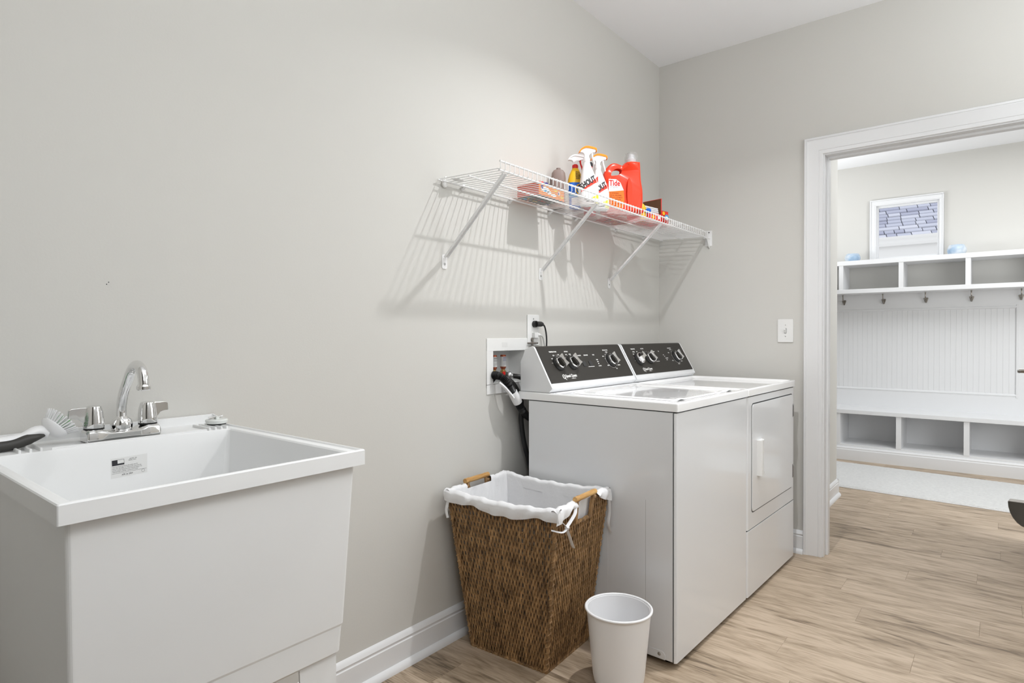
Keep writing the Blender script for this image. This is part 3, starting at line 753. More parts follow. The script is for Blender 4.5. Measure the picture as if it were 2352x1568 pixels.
fs.append(tuple(range(n-1, -1, -1))); fs.append(tuple((k-1)*n+i for i in range(n)))
m.add(vs, fs)
part('tub', m, TUBP, sk, angle=12)
# back ledge: raised rear lip, side fin, drain ribs
m = MB()
m.box(X0+0.002, X1-0.002, -0.016, -0.004, ZR-0.004, ZR+0.018)
m.prism([(-0.075, 0), (-0.016, 0), (-0.004, 0.018), (-0.004, 0.020), (-0.016, 0.020), (-0.060, 0.013), (-0.068, 0.008)], (X1-0.005, 0, ZR-0.001), (0, 1, 0), (0, 0, 1), (1, 0, 0), 0, 0.003)
m.prism([(-0.075, 0), (-0.016, 0), (-0.004, 0.018), (-0.004, 0.020), (-0.016, 0.020), (-0.060, 0.013), (-0.068, 0.008)], (X0+0.002, 0, ZR-0.001), (0, 1, 0), (0, 0, 1), (1, 0, 0), 0, 0.003)
m.box(-3.035, -2.735, -0.149, -0.145, ZR-0.004, ZR+0.0015)
part('back_ledge', m, TUBP, sk, bevel=0.0012, seg=2)
for i, xx in enumerate((-2.728, -2.714, -2.700, -2.687, -3.085, -3.068, -3.051)):
    part('drain_rib', MB().box(xx-0.0022, xx+0.0022, -0.148, -0.060, ZR-0.004, ZR+0.0035), TUBP, sk, bevel=0.001, seg=1)
for lx, sx_ in ((X0+0.031, 1), (X1-0.031, -1)):
    for ly, sy_ in ((Y0+0.055, 1), (Y1-0.115, -1)):
        m = MB(); wt, wb, th = 0.080, 0.060, 0.004           # L-section panel leg tapering to the floor
        def Ls(w_, z): return [(lx, ly, z), (lx+sx_*w_, ly, z), (lx+sx_*w_, ly+sy_*th, z), (lx+sx_*th, ly+sy_*th, z), (lx+sx_*th, ly+sy_*w_, z), (lx, ly+sy_*w_, z)]
        m.add(Ls(wt, 0.520)+Ls(wb, 0.0), [(0, 1, 2, 3, 4, 5), (11, 10, 9, 8, 7, 6)]+[(i, (i+1) % 6, 6+(i+1) % 6, 6+i) for i in range(6)])
        part('leg', m, TUBP, sk, smooth=False)
# paper label on the inside of the back wall
LN = Vector((0, -1, 0.11)).normalized(); 
slope = (0.035)/(0.915-0.006-0.62)
def bw(x, z): return Vector((x, iy1-(0.909-z)*slope-0.0006, z))
lbf = frame(bw(-2.938, 0.838), (1, 0, 0.04), bw(0, 0.878)-bw(0, 0.838))
lab = part('paper_label', MB().prism([(0, 0), (0.069, 0), (0.071, 0.040), (0.001, 0.041)], lbf.translation, lbf.col[0][:3], lbf.col[1][:3], lbf.col[2][:3], 0.0, 0.0005), LABELP, sk, smooth=False)
mb = MB(); z_ = 0.0007
def lq(a, b, c_, d): mb.add([lbf @ Vector(q) for q in ((a, c_, z_), (b, c_, z_), (b, d, z_), (a, d, z_))], [(0, 1, 2, 3)])
lq(0.003, 0.0135, 0.029, 0.037); lq(0.003, 0.026, 0.0255, 0.029); lq(0.0135, 0.026, 0.0365, 0.037); lq(0.0255, 0.026, 0.029, 0.037)
text_mb('MODEL 18F', 0.0028, lbf @ Matrix.Translation((0.036, 0.0345, z_)), mb)
text_mb('SERIAL 0404', 0.0028, lbf @ Matrix.Translation((0.034, 0.0315, z_)), mb)
for i, s in enumerate(('THIS TUB MUST BE INSTALLED LEVEL ON ITS', 'LEGS AND SECURED TO THE FLOOR. FOLLOW ALL', 'LOCAL CODES. MAXIMUM HOT WATER SUPPLY TO', 'THE FIXTURE IS LIMITED. CLEAN WITH SOAP')):
    text_mb(s, 0.0028, lbf @ Matrix.Translation((0.003, 0.0215-i*0.0034, z_)), mb, sx=0.86)
lq(0.002, 0.068, 0.0090, 0.0094)
text_mb('APR 26 2004', 0.0052, lbf @ Matrix.Translation((0.020, 0.0030, z_)), mb, sx=0.75)
for i in range(8):
    a, b = math.radians(45*i), math.radians(45*(i+1)); c0 = (0.061, 0.0055)
    mb.add([lbf @ Vector((c0[0]+r_*math.cos(t_), c0[1]+r_*math.sin(t_), z_)) for r_, t_ in ((0.0030, a), (0.0034, a), (0.0034, b), (0.0030, b))], [(0, 1, 2, 3)])
part('label_lettering', mb, INK, lab, smooth=False)

# ------------------------------------------------------------------ faucet
FX, FY, FZ = -2.8985, -0.105, ZR
fc = thing('faucet', 'chrome two-handle faucet with arched swing spout on the tub ledge', 'faucet', (FX, FY, FZ))
m = MB(); sec = []
for t, hgt, dep in ((-1.0, 0.012, 0.021), (-0.985, 0.020, 0.024), (-0.93, 0.025, 0.026), (-0.62, 0.025, 0.026), (-0.38, 0.018, 0.024), (0, 0.0175, 0.024), (0.38, 0.018, 0.024), (0.62, 0.025, 0.026), (0.93, 0.025, 0.026), (0.985, 0.020, 0.024), (1.0, 0.012, 0.021)):
    x = FX+t*0.0715
    r_ = [(-dep, 0), (-dep, hgt*0.72), (-dep*0.8, hgt*0.95), (-dep*0.5, hgt), (dep*0.5, hgt), (dep*0.8, hgt*0.95), (dep, hgt*0.72), (dep, 0)]
    sec.append([(x, FY+a, FZ+b-0.001) for a, b in r_])
vs = [p for s_ in sec for p in s_]; fs = []
for i in range(len(sec)-1):
    for j in range(8): fs.append((i*8+j, i*8+(j+1) % 8, (i+1)*8+(j+1) % 8, (i+1)*8+j))
fs.append(tuple(range(7, -1, -1))); fs.append(tuple((len(sec)-1)*8+j for j in range(8)))
m.add(vs, fs); part('base', m, CHROME, fc, angle=45)
m = MB().lathe([(0.0175, 0.016), (0.0205, 0.020), (0.0212, 0.030), (0.0185, 0.039), (0.0125, 0.044), (0.0105, 0.046)], (FX, FY, FZ), 28)
part('spout_collar', m, CHROME, fc)
path = spline([(FX, FY, FZ+0.040), (FX, FY, FZ+0.066), (FX, -0.119, FZ+0.096), (FX, -0.148, FZ+0.130), (FX, -0.168, FZ+0.150), (FX, -0.194, FZ+0.160), (FX, -0.220, FZ+0.149), (FX, -0.229, FZ+0.128), (FX, -0.229, FZ+0.118)], 6)
part('spout', MB().tube(path, 0.0102, 18, caps=False), CHROME, fc, angle=60)
m = MB().lathe([(0.0106, 0.0), (0.0130, 0.002), (0.0132, 0.008), (0.0112, 0.011), (0.0105, 0.013)], (FX, -0.229, FZ+0.109), 24)
part('spout_tip', m, CHROME, fc)
for sgn, ang in ((-1, 176), (1, 12)):
    hx = FX+sgn*0.052
    m = MB().lathe([(0.0185, 0.026), (0.0195, 0.029), (0.0192, 0.040), (0.0172, 0.060), (0.0140, 0.0715), (0.0100, 0.0735), (0.0, 0.0738)], (hx, FY, FZ), 28)
    hd = part('handle', m, CHROME, fc)
    a = math.radians(ang); d = Vector((math.cos(a), math.sin(a), 0)); q = Vector((-d.y, d.x, 0))
    pr_ = [(0.010, 0.071), (0.040, 0.070), (0.0455, 0.0665), (0.0465, 0.050), (0.044, 0.0485), (0.036, 0.0485), (0.027, 0.046), (0.0205, 0.038), (0.0185, 0.030), (0.010, 0.030)]
    part('lever', MB().prism(pr_, (hx, FY, FZ), d, (0, 0, 1), q, -0.0045, 0.0045), CHROME, hd, bevel=0.0018, angle=45)
    part('ring', MB().lathe([(0.0188, 0.023), (0.0188, 0.0265)], (hx, FY, FZ), 24), BLACK, fc)

st = thing('sink_stopper', 'round white sink stopper with chrome clip on the tub ledge', 'stopper', (-2.688, -0.105, ZR+0.003))
m = MB().lathe([(0.0, 0.0), (0.0215, 0.0), (0.0220, 0.002)], (-2.690, -0.100, ZR+0.0035), 28); part('seal', m, BLACK, st)
m = MB().lathe([(0.0205, 0.0), (0.0240, 0.001), (0.0255, 0.0085), (0.0235, 0.0105), (0.0, 0.0105)], (-2.690, -0.100, ZR+0.0055), 28); m.box(-2.694, -2.686, -0.106, -0.094, ZR+0.015, ZR+0.0225)
part('disc', m, MINT, st, bevel=0.0005, seg=1)
m = MB().tube([(-2.709, -0.100, ZR+0.019), (-2.699, -0.100, ZR+0.0205), (-2.684, -0.100, ZR+0.0205), (-2.676, -0.100, ZR+0.022)], [0.004, 0.002, 0.002, 0.0036], 10)
part('clip', m, CHROME, st)

# ------------------------------------------------------------------ dish brush lying on the ledge
br = thing('dish_brush', 'white dish brush with dark grip and green-and-white bristles lying on the tub ledge', 'brush', (-3.03, -0.10, ZR+0.004))
hc = Vector((-3.022, -0.098, ZR+0.030)); ax = Vector((0.74, 0.10, 0.66)).normalized()
m = MB().lathe([(0.0, -0.010), (0.010, -0.0095), (0.019, -0.005), (0.0265, 0.003), (0.0275, 0.008), (0.026, 0.0095), (0.0, 0.0095)], hc, 30, axis=ax); 
part('head', m, BOTTLEW, br)
hp = spline([hc-ax*0.006+Vector((-0.002, 0, 0.0)), hc+Vector((-0.026, 0.0, 0.000)), hc+Vector((-0.050, 0.0, -0.010)), hc+Vector((-0.085, 0, -0.013)), hc+Vector((-0.14, 0, -0.012)), hc+Vector((-0.20, 0, -0.010))], 5)
nh = len(hp)
part('handle', MB().tube(hp, [(0.013-0.004*min(1, i/10), 0.012) for i in range(nh)], 14), BOTTLEW, br)
gp = spline([hc+Vector((-0.016, -0.006, -0.008)), hc+Vector((-0.040, -0.008, -0.013)), hc+Vector((-0.066, -0.008, -0.0205)), hc+Vector((-0.10, -0.008, -0.0215)), hc+Vector((-0.19, -0.008, -0.020))], 6)
part('grip', MB().tube(gp, [(0.002+0.0088*min(1.0, (i+1)/7), 0.011) for i in range(len(gp))], 14), GRIP, br)
rn = random.Random(3); u_ = ax.cross(Vector((0, 0, 1))).normalized(); v_ = ax.cross(u_)
for nm, mt, rings in (('white_bristles', BOTTLEW, ((0.0235, 30, 0.58), (0.020, 18, 0.45), (0.015, 14, 0.32), (0.007, 7, 0.15))), ('green_bristles', GREEN, ((0.0175, 12, 0.36), (0.011, 7, 0.22)))):
    m = MB()
    for R_, n_, fl in rings:
        for i in range(n_):
            a = 2*PI*(i+0.3*rn.random())/n_; d = (u_*math.cos(a)+v_*math.sin(a))
            p0 = hc+ax*0.008+d*R_*0.95; dirv = (ax+d*fl*(1.15 if R_ > 0.02 else 1)).normalized(); L_ = 0.022+0.002*rn.random()
            m.tube([p0, p0+dirv*L_*0.6, p0+dirv*L_], [0.0016, 0.0017, 0.0016], 6)
    o = part(nm, m, mt, br)
    o['kind'] = 'stuff'
# ================================================================== WIRE SHELF
ws = thing('wire_shelf', 'long white vinyl-coated wire shelf fixed high above the washer and dryer', 'shelf', (-0.92, -0.15, 1.695))
SL, SR, ZB, ZF, YF = -1.838, -0.014, 1.699, 1.689, -0.293
for nm, p0, p1, r_ in (('back_rail', (SL-0.012, -0.014, ZB), (SR, -0.014, ZB), 0.0034), ('back_rail', (SL-0.004, -0.030, ZB-0.004), (SR, -0.030, ZB-0.004), 0.0028), ('middle_rail', (SL, -0.155, ZB-0.008), (SR, -0.155, ZB-0.008), 0.0032),
                     ('front_rail', (SL, YF, ZF), (SR, YF, ZF), 0.0036), ('front_rail', (SL, YF-0.004, ZF+0.029), (SR, YF-0.004, ZF+0.029), 0.0036)):
    part(nm, MB().tube([p0, p1], r_, 8), WIRE, ws)
nw = 73; wme = None
for i in range(nw):
    x = SL+(SR-SL)*i/(nw-1)
    if wme is None:
        m = MB().tube([(0, -0.010, ZB+0.0045), (0, -0.15, ZB), (0, YF+0.003, ZF+0.005), (0, YF-0.004, ZF+0.002), (0, YF-0.0072, ZF+0.006), (0, YF-0.0072, ZF+0.033)], 0.00165, 6)
        wme = m.mesh('cross_wire', WIRE)
    o = link('cross_wire', wme, ws, True); o.location = (x, 0, 0)
for x in (-1.806, -1.206, -0.600):
    m = MB()
    a, b = Vector((x, -0.007, 1.425)), Vector((x, YF+0.004, ZF-0.004)); d = (b-a).normalized(); nrm = Vector((1, 0, 0)).cross(d)
    # channel section strut
    m.prism([(-0.009, 0), (0.009, 0), (0.009, 0.008), (0.0072, 0.008), (0.0072, 0.0018), (-0.0072, 0.0018), (-0.0072, 0.008), (-0.009, 0.008)], a, (1, 0, 0), nrm, d, 0.0, (b-a).length)
    bt = part('support_bracket', m, WIRE, ws, smooth=False)
    m = MB().prism(rrect(-0.013, 0.013, -0.028, 0.026, 0.008, 4), (x, 0, 1.408), (1, 0, 0), (0, 0, 1), (0, -1, 0), 0.0, 0.003)
    part('bracket_foot', m, WIRE, bt, bevel=0.0008, seg=1)
    part('screw', MB().lathe([(0.0042, 0.003), (0.0042, 0.0045), (0.0, 0.005)], (x, 0, 1.399), 12, axis=(0, -1, 0)), STEEL, bt)
for x in (-1.712, -1.429, -1.139, -0.926, -0.537, -0.22):
    m = MB().lathe([(0.0075, 0), (0.0075, 0.006), (0.006, 0.009)], (x, 0, 1.690), 14, axis=(0, -1, 0))
    m.tube([(x, -0.004, 1.698), (x, -0.014, 1.7055), (x, -0.020, 1.700), (x, -0.0145, 1.6935), (x, -0.005, 1.690)], [(0.003, 0.0075)]*5, 8)
    cl = part('wall_clip', m, WIRE, ws)
    part('clip_screw', MB().lathe([(0.0032, 0.009), (0.0, 0.0098)], (x, 0, 1.690), 10, axis=(0, -1, 0)), STEEL, cl)
# end bracket on the far wall
m = MB().box(-0.003, 0, -0.323, -0.283, 1.639, 1.726)
m.prism([(0, 0), (-0.040, 0), (-0.040, -0.006), (-0.006, -0.055), (0, -0.055)], (-0.003, -0.310, 1.682), (1, 0, 0), (0, 0, 1), (0, 1, 0), 0, 0.003)
m.box(-0.045, -0.003, -0.312, -0.284, 1.679, 1.683)
eb = part('end_bracket', m, WIRE, ws, bevel=0.0008, seg=1)
for z in (1.716, 1.648): part('bracket_screw', MB().lathe([(0.0035, 0.003), (0.0035, 0.0045), (0, 0.005)], (0, -0.306, z), 10, axis=(-1, 0, 0)), INK, eb)
# spare plastic wing clip left on the shelf's left end
sc_ = thing('shelf_anchor_clip', 'white plastic anchor clip with flat tongue on the left end of the wire shelf', 'clip', (-1.80, -0.03, 1.704))
m = MB().lathe([(0.0, 0.0), (0.011, 0.001), (0.0125, 0.006), (0.010, 0.009), (0.0, 0.010)], (-1.812, -0.006, 1.690), 20, axis=(0, -1, 0))
m.tube([(-1.812, -0.010, 1.700), (-1.812, -0.012, 1.716), (-1.806, -0.012, 1.717)], 0.003, 8)
part('plug', m, PLASTIC, sc_)
part('tongue', MB().prism(rrect(-0.030, 0.030, -0.016, 0.016, 0.014, 6), (-1.775, -0.040, 1.7085), (1, 0.25, 0.03), (-0.25, 1, 0), (0, 0, 1), 0, 0.0018), PLASTIC, sc_, bevel=0.0005, seg=1)

# ================================================================== THINGS ON THE SHELF
ZS = 1.7045
VIEW = math.radians(-51)                                       # most packages are turned toward the room's door side
def loc_mat(x, y, rz, z=ZS): return Matrix.Translation((x, y, z)) @ Matrix.Rotation(rz, 4, 'Z')
def body_loft(secs, M, n=28, sup=2.6, mis=None, mi=0):
    """stack of superellipse sections (z, halfwidth, halfdepth, x offset)"""
    mb = MB(); vs = []; fs = []
    for (z, a, b, ox) in secs:
        for j in range(n):
            t = 2*PI*j/n; ct, st_ = math.cos(t), math.sin(t)
            vs.append(M @ Vector((ox+a*math.copysign(abs(ct)**(2/sup), ct), b*math.copysign(abs(st_)**(2/sup), st_), z)))
    for i in range(len(secs)-1):
        for j in range(n): fs.append((i*n+j, i*n+(j+1) % n, (i+1)*n+(j+1) % n, (i+1)*n+j))
    mb.add(vs, fs); mb.add([], []) 
    N = 0
    mb.f.append(tuple(range(n-1, -1, -1))); mb.m.append(0); mb.f.append(tuple((len(secs)-1)*n+j for j in range(n))); mb.m.append(0)
    if mis:
        for i, c_ in enumerate(mis):
            for j in range(n): mb.m[i*n+j] = c_
    return mb
def surf_patch(poly_fn, M, secs, n=10, m_=10, off=0.0008, sup=2.6, mb=None, mi=0, tri=None):
    """label wrapped on a lofted body: poly_fn(s,t)->(x,z) local, projected to the front surface (local -y)"""
    mb = mb or MB()
    def fy(x, z):
        for i in range(len(secs)-1):
            z0, a0, b0, o0 = secs[i]; z1, a1, b1, o1 = secs[i+1]
            if z0 <= z <= z1 or i == len(secs)-2:
                t = 0 if z1 == z0 else (z-z0)/(z1-z0); t = max(0, min(1, t)); a, b, o = a0+(a1-a0)*t, b0+(b1-b0)*t, o0+(o1-o0)*t; break
        q = min(0.999, abs((x-o)/a)); return -b*(1-q**sup)**(1/sup)
    def f(i, j):
        x, z = poly_fn(i, j); return M @ Vector((x, fy(x, z)-off, z))
    mb.grid(f, n, m_, mi); return mb
def wrap_text(s, size, x, z, M, secs, mb, mi=0, sx=1.0, shear=0.0, rot=0.0, bold=0.0, off=0.0014, sup=2.6):
    T = Matrix.Translation((x, z, 0)) @ Matrix.Rotation(rot, 4, 'Z')
    t = text_mb(s, size, T, sx=sx, shear=shear, bold=bold)
    def fy(x, z):
        for i in range(len(secs)-1):
            z0, a0, b0, o0 = secs[i]; z1, a1, b1, o1 = secs[i+1]
            if z0 <= z <= z1 or i == len(secs)-2:
                q_ = 0 if z1 == z0 else max(0, min(1, (z-z0)/(z1-z0))); a, b, o = a0+(a1-a0)*q_, b0+(b1-b0)*q_, o0+(o1-o0)*q_; break
        q = min(0.999, abs((x-o)/a)); return -b*(1-q**sup)**(1/sup)
    mb.add([M @ Vector((v[0], fy(v[0], v[1])-off, v[1])) for v in t.v], t.f, mi); return mb
def trigger_sprayer(root, M, z0, shell_mat, trig_mat, cap_mat, flip=1, white=BOTTLEW, k=1.0):
    """collar, body, nozzle and trigger of a spray head; z0 = neck top, nozzle points along local x*flip"""
    f = flip
    c_ = part('collar', MB().lathe([(0.0140*k, -0.004), (0.0165*k, 0.0), (0.0165*k, 0.016*k), (0.013*k, 0.022*k)], M @ Vector((0, 0, z0)), 22), cap_mat, root)
    hp = [(0.012, 0.018), (0.012, 0.034), (0.030, 0.046), (0.044, 0.050), (0.044, 0.062), (0.030, 0.066), (-0.006, 0.070), (-0.030, 0.056), (-0.034, 0.046), (-0.020, 0.044), (-0.012, 0.034), (-0.012, 0.018)]
    ex = M.to_3x3() @ Vector((f, 0, 0)); ey = Vector((0, 0, 1)); ez = ex.cross(ey)
    dn = lambda p_: [(q.x, q.y) for q in spline([(a, b, 0) for a, b in p_]+[(p_[0][0], p_[0][1], 0)], 3)[:-1]]
    o = M @ Vector((0, 0, z0))
    part('spray_head', MB().prism([(a*k, b*k) for a, b in dn(hp)], o, ex, ey, ez, -0.010*k, 0.010*k), white, root, bevel=0.003, angle=50)
    sh = [(0.050, 0.049), (0.050, 0.066), (0.030, 0.074), (-0.004, 0.0765), (-0.030, 0.063), (-0.040, 0.046), (-0.034, 0.046), (-0.028, 0.056), (-0.004, 0.067), (0.030, 0.063), (0.044, 0.060)]
    part('shroud', MB().prism([(a*k, b*k) for a, b in dn(sh)], o, ex, ey, ez, -0.013*k, 0.013*k), shell_mat, root, bevel=0.002, angle=50)
    tg = [(0.022, 0.046), (0.032, 0.047), (0.033, 0.030), (0.040, 0.010), (0.043, -0.006), (0.038, -0.008), (0.034, 0.006), (0.027, 0.026)]
    part('trigger', MB().prism([(a*k, b*k) for a, b in dn(tg)], o, ex, ey, ez, -0.006*k, 0.006*k), trig_mat, root, bevel=0.0015, angle=50)

# orange laundry box lying on its broad side
ob = thing('laundry_box', 'flat orange and red laundry box lying at the left on the wire shelf', 'box', (-1.33, -0.10, ZS))
part('carton', MB().box(-1.415, -1.235, -0.148, -0.036, ZS, ZS+0.050, 0), mat('orange_carton', (0.90, 0.20, 0.015), 0.45), ob, bevel=0.001, seg=1)
REDC = mat('red_carton', (0.55, 0.05, 0.02), 0.5); GREYC = mat('grey_carton', (0.16, 0.15, 0.15), 0.6)
part('end_flap', MB().box(-1.4165, -1.4150, -0.147, -0.037, ZS+0.001, ZS+0.049), REDC, ob, smooth=False)
part('base_panel', MB().box(-1.414, -1.236, -0.147, -0.037, ZS-0.0012, ZS), GREYC, ob, smooth=False)
rn = random.Random(11); m = MB(); ci = [BOTTLEW, NAVY, TEALC, YELLOW, RED]
ell = lambda cx, cz, a, b, mi: m.prism([(cx+a*math.cos(2*PI*i/14), cz+b*math.sin(2*PI*i/14)) for i in range(14)], (0, -0.148, ZS), (1, 0, 0), (0, 0, 1), (0, -1, 0), 0.0, 0.0004+0.0002*mi, mi)
ell(-1.372, 0.026, 0.030, 0.011, 0); ell(-1.395, 0.035, 0.008, 0.008, 1); ell(-1.345, 0.018, 0.014, 0.008, 0); ell(-1.372, 0.022, 0.010, 0.005, 2); ell(-1.315, 0.013, 0.020, 0.006, 0); ell(-1.300, 0.034, 0.012, 0.004, 3); ell(-1.275, 0.026, 0.008, 0.008, 0); ell(-1.278, 0.027, 0.005, 0.005, 1); ell(-1.252, 0.012, 0.012, 0.006, 3)
part('front_print', m, ci, ob, smooth=False)
m = MB()
for i in range(16):
    x_ = -1.41+0.165*rn.random(); y_ = -0.14+0.09*rn.random(); m.box(x_, x_+0.012+0.02*rn.random(), y_, y_+0.004+0.008*rn.random(), ZS-0.0018, ZS-0.0012, rn.choice((0, 1, 2, 3, 4, 4)))
part('base_print', m, ci, ob, smooth=False)
tb = thing('tablet_pouch', 'small red and purple-blue pouch resting on the orange laundry box', 'pouch', (-1.36, -0.105, ZS+0.0505))
part('pouch_body', body_loft([(0.0, 0.030, 0.020, 0), (0.004, 0.034, 0.024, 0), (0.014, 0.030, 0.020, 0), (0.020, 0.016, 0.010, 0)], loc_mat(-1.345, -0.105, 0.1, ZS+0.0505), 20), [RED], tb)
m = MB().prism(rrect(-0.010, 0.022, 0.003, 0.015, 0.005, 4), (-1.345, -0.130, ZS+0.050), (1, 0.1, 0), (0, 0.1, 1), (0, -1, 0), -0.004, 0.0012); part('pouch_print', m, NAVY, tb)

# blue and yellow spray bottle
M1 = loc_mat(-1.088, -0.108, VIEW+0.1)
sb = thing('spray_bottle', 'blue and yellow spray bottle with red collar and white nozzle', 'spray bottle', (-1.088, -0.108, ZS))
s1 = [(0.0, 0.024, 0.018, 0), (0.004, 0.027, 0.021, 0), (0.05, 0.0275, 0.021, 0), (0.082, 0.031, 0.022, 0), (0.112, 0.0335, 0.023, 0), (0.126, 0.0325, 0.023, 0), (0.150, 0.0265, 0.020, 0), (0.170, 0.0180, 0.016, 0), (0.178, 0.0130, 0.013, 0)]
part('bottle_body', body_loft(s1, M1, 30, mis=[0, 0, 0, 0, 1, 1, 1, 1]), [BLUE, YELLOW], sb, angle=60)
mb = MB(); surf_patch(lambda i, j: (-0.020+0.045*i, 0.010+0.035*j), M1, s1, mb=mb, mi=0); surf_patch(lambda i, j: (-0.030+0.055*i, 0.048+0.012*j), M1, s1, mb=mb, mi=1)
for q in range(5): wrap_text(('LIFTS STAINS', 'FRESH ACTION', 'POWER', 'WASHES', 'CLEAN')[q], 0.0085 if q > 1 else 0.0055, -0.002, 0.157-0.0075*q-(0.001 if q > 1 else 0), M1, s1, mb, 2, sx=0.75 if q > 1 else 0.62, bold=0.0003)
part('bottle_label', mb, [BOTTLEW, TEALC, INK], sb, smooth=False)
mb = MB()
for a_, c_, mi, of in ((0.030, 0.0, 1, 0.001), (0.023, 0.0, 0, 0.0016), (0.016, 0.0, 2, 0.0022)):
    surf_patch(lambda i, j, a_=a_: (0.016+a_*0.8*math.sqrt(max(0, i))*math.cos(2*PI*j)*0.8, 0.082+a_*0.8*i**0.5*math.sin(2*PI*j)), M1, s1, n=5, m_=24, off=of, mb=mb, mi=mi)
part('bottle_roundel', mb, [BLUE, YELLOW, mat('lime_yellow', (0.75, 0.68, 0.05), 0.4)], sb, smooth=False)
trigger_sprayer(sb, M1, 0.178, BOTTLEW, RED, RED, flip=1, k=0.82)

# two white stain-remover sprays
FLAME = mat('flame_red_print', (0.85, 0.04, 0.015), 0.4); LEMON = mat('lemon_print', (0.90, 0.85, 0.05), 0.4)
def stain_spray(x, y, rz, label, k=1.0):
    M = loc_mat(x, y, rz) @ Matrix.Scale(k, 4)
    t = thing('stain_remover_bottle', label, 'spray bottle', (x, y, ZS), group='white stain-remover sprays on the wire shelf')
    s = [(0.0, 0.040, 0.024, 0), (0.005, 0.045, 0.028, 0), (0.030, 0.047, 0.029, 0), (0.085, 0.045, 0.028, 0), (0.120, 0.038, 0.026, -0.002), (0.155, 0.028, 0.022, -0.007), (0.185, 0.018, 0.018, -0.010), (0.200, 0.0135, 0.0135, -0.011)]
    part('bottle_body', body_loft(s, M, 32), BOTTLEW, t, angle=60)
    mb = MB()
    def band(i, j):
        xx = -0.040+0.083*i; base = 0.058+0.052*i; top = base+0.008+0.020*i
        return (xx, base+(top-base)*j)
    surf_patch(band, M, s, n=14, m_=4, mb=mb, mi=0, off=0.0007)
    surf_patch(lambda i, j: (0.004+0.036*i, 0.030+(0.002+0.018*i)*j), M, s, n=6, m_=3, mb=mb, mi=1, off=0.0007)
    surf_patch(lambda i, j: (0.020+0.022*i, 0.006+0.012*j), M, s, n=4, m_=2, mb=mb, mi=1, off=0.0007)
    wrap_text('SHOUT', 0.037, -0.038, 0.070, M, s, mb, 2, sx=0.66, shear=0.12, rot=math.radians(33), bold=0.0014, off=0.0016)
    wrap_text('LAUNDRY STAIN REMOVER', 0.0060, -0.024, 0.0665, M, s, mb, 3, sx=0.85, rot=math.radians(31), bold=0.0002, off=0.0016)
    wrap_text('TRIPLE ACTING', 0.0065, -0.020, 0.0125, M, s, mb, 2, sx=0.8, bold=0.0004, off=0.0014)
    wrap_text('60+', 0.012, -0.028, 0.022, M, s, mb, 2, sx=0.9, bold=0.0006, off=0.0014)
    part('bottle_label', mb, [FLAME, LEMON, INK, BOTTLEW], t, smooth=False)
    Mn = M @ Matrix.Translation((-0.011, 0, 0))
    trigger_sprayer(t, Mn, 0.200, ORANGE, BOTTLEW, BOTTLEW, flip=1, k=0.92)
    return t
stain_spray(-1.096, -0.185, VIEW+0.12, 'white stain-remover spray with orange trigger, the one whose whole label shows', 0.95)
stain_spray(-0.985, -0.175, VIEW+0.12, 'white stain-remover spray with orange trigger, half hidden behind its twin', 0.92)

# orange-red detergent jug
Mj = loc_mat(-0.838, -0.205, VIEW+0.16)
jg = thing('detergent_jug', 'big orange-red detergent jug with moulded handle and clear measuring cap', 'jug', (-0.838, -0.205, ZS))
def jug():
    # outline in local x/z with handle hole, given thickness by an inflated profile
    out = [(-0.086, 0.0), (0.078, 0.0), (0.086, 0.010), (0.091, 0.060), (0.090, 0.110), (0.083, 0.150), (0.080, 0.200), (0.078, 0.232), (0.070, 0.240), (0.018, 0.240), (0.010, 0.232), (0.000, 0.226), (-0.012, 0.230), (-0.035, 0.236), (-0.058, 0.230), (-0.078, 0.208), (-0.092, 0.172), (-0.094, 0.120), (-0.095, 0.050), (-0.093, 0.010)]
    hole = [(-0.068, 0.176), (-0.058, 0.196), (-0.042, 0.211), (-0.022, 0.216), (-0.004, 0.212), (0.002, 0.200), (-0.004, 0.184), (-0.020, 0.172), (-0.042, 0.166), (-0.062, 0.165)]
    return out, hole
out, hole = jug()
def densify(p, n=3):
    q = spline([(a, b, 0) for a, b in p]+[(p[0][0], p[0][1], 0)], n)[:-1]; return [(v.x, v.y) for v in q]
out, hole = densify(out), densify(hole)
def fill_mesh(out, hole, yv, dth):
    bm = bmesh.new(); loops = []
    for poly in (out, hole):
        vs = [bm.verts.new((a, b, 0)) for a, b in poly]
        for i in range(len(vs)): bm.edges.new((vs[i], vs[(i+1) % len(vs)]))
    bmesh.ops.triangle_fill(bm, use_beauty=True, use_dissolve=False, edges=bm.edges[:])
    return bm
bm = fill_mesh(out, hole, 0, 0)
bm.verts.ensure_lookup_table()
P2 = [(v.co.x, v.co.y) for v in bm.verts]; F2 = [tuple(v.index for v in f.verts) for f in bm.faces]; bm.free()
no, nh_ = len(out), len(hole)
def thick(x, z):
    b = 0.052
    return b
m = MB(); layers = []
def offset_poly(poly, d):
    n = len(poly); res = []
    for i in range(n):
        x0_, y0_ = poly[i-1]; x1_, y1_ = poly[(i+1) % n]; tx, ty = x1_-x0_, y1_-y0_; L_ = math.hypot(tx, ty) or 1
        res.append((poly[i][0]-ty/L_*d, poly[i][1]+tx/L_*d))
    return res
lv = [(-0.052, 0.016), (-0.048, 0.007), (-0.038, 0.0015), (-0.02, 0.0), (0.02, 0.0), (0.038, 0.0015), (0.048, 0.007), (0.052, 0.016)]
hv = [0.012, 0.006, 0.002, 0.0, 0.0, 0.002, 0.006, 0.012]
rings = []
for (yy, d), hd in zip(lv, hv):
    po = offset_poly(out, d); ph = offset_poly(hole, -hd*0.55)
    rings.append([Mj @ Vector((a, yy*(1.0 if b < 0.13 else 1.0-0.66*smooth(0.135, 0.200, b)*smooth(0.035, -0.005, a)), b)) for a, b in po+ph])
vs = [v for r_ in rings for v in r_]; N_ = no+nh_; fs = []
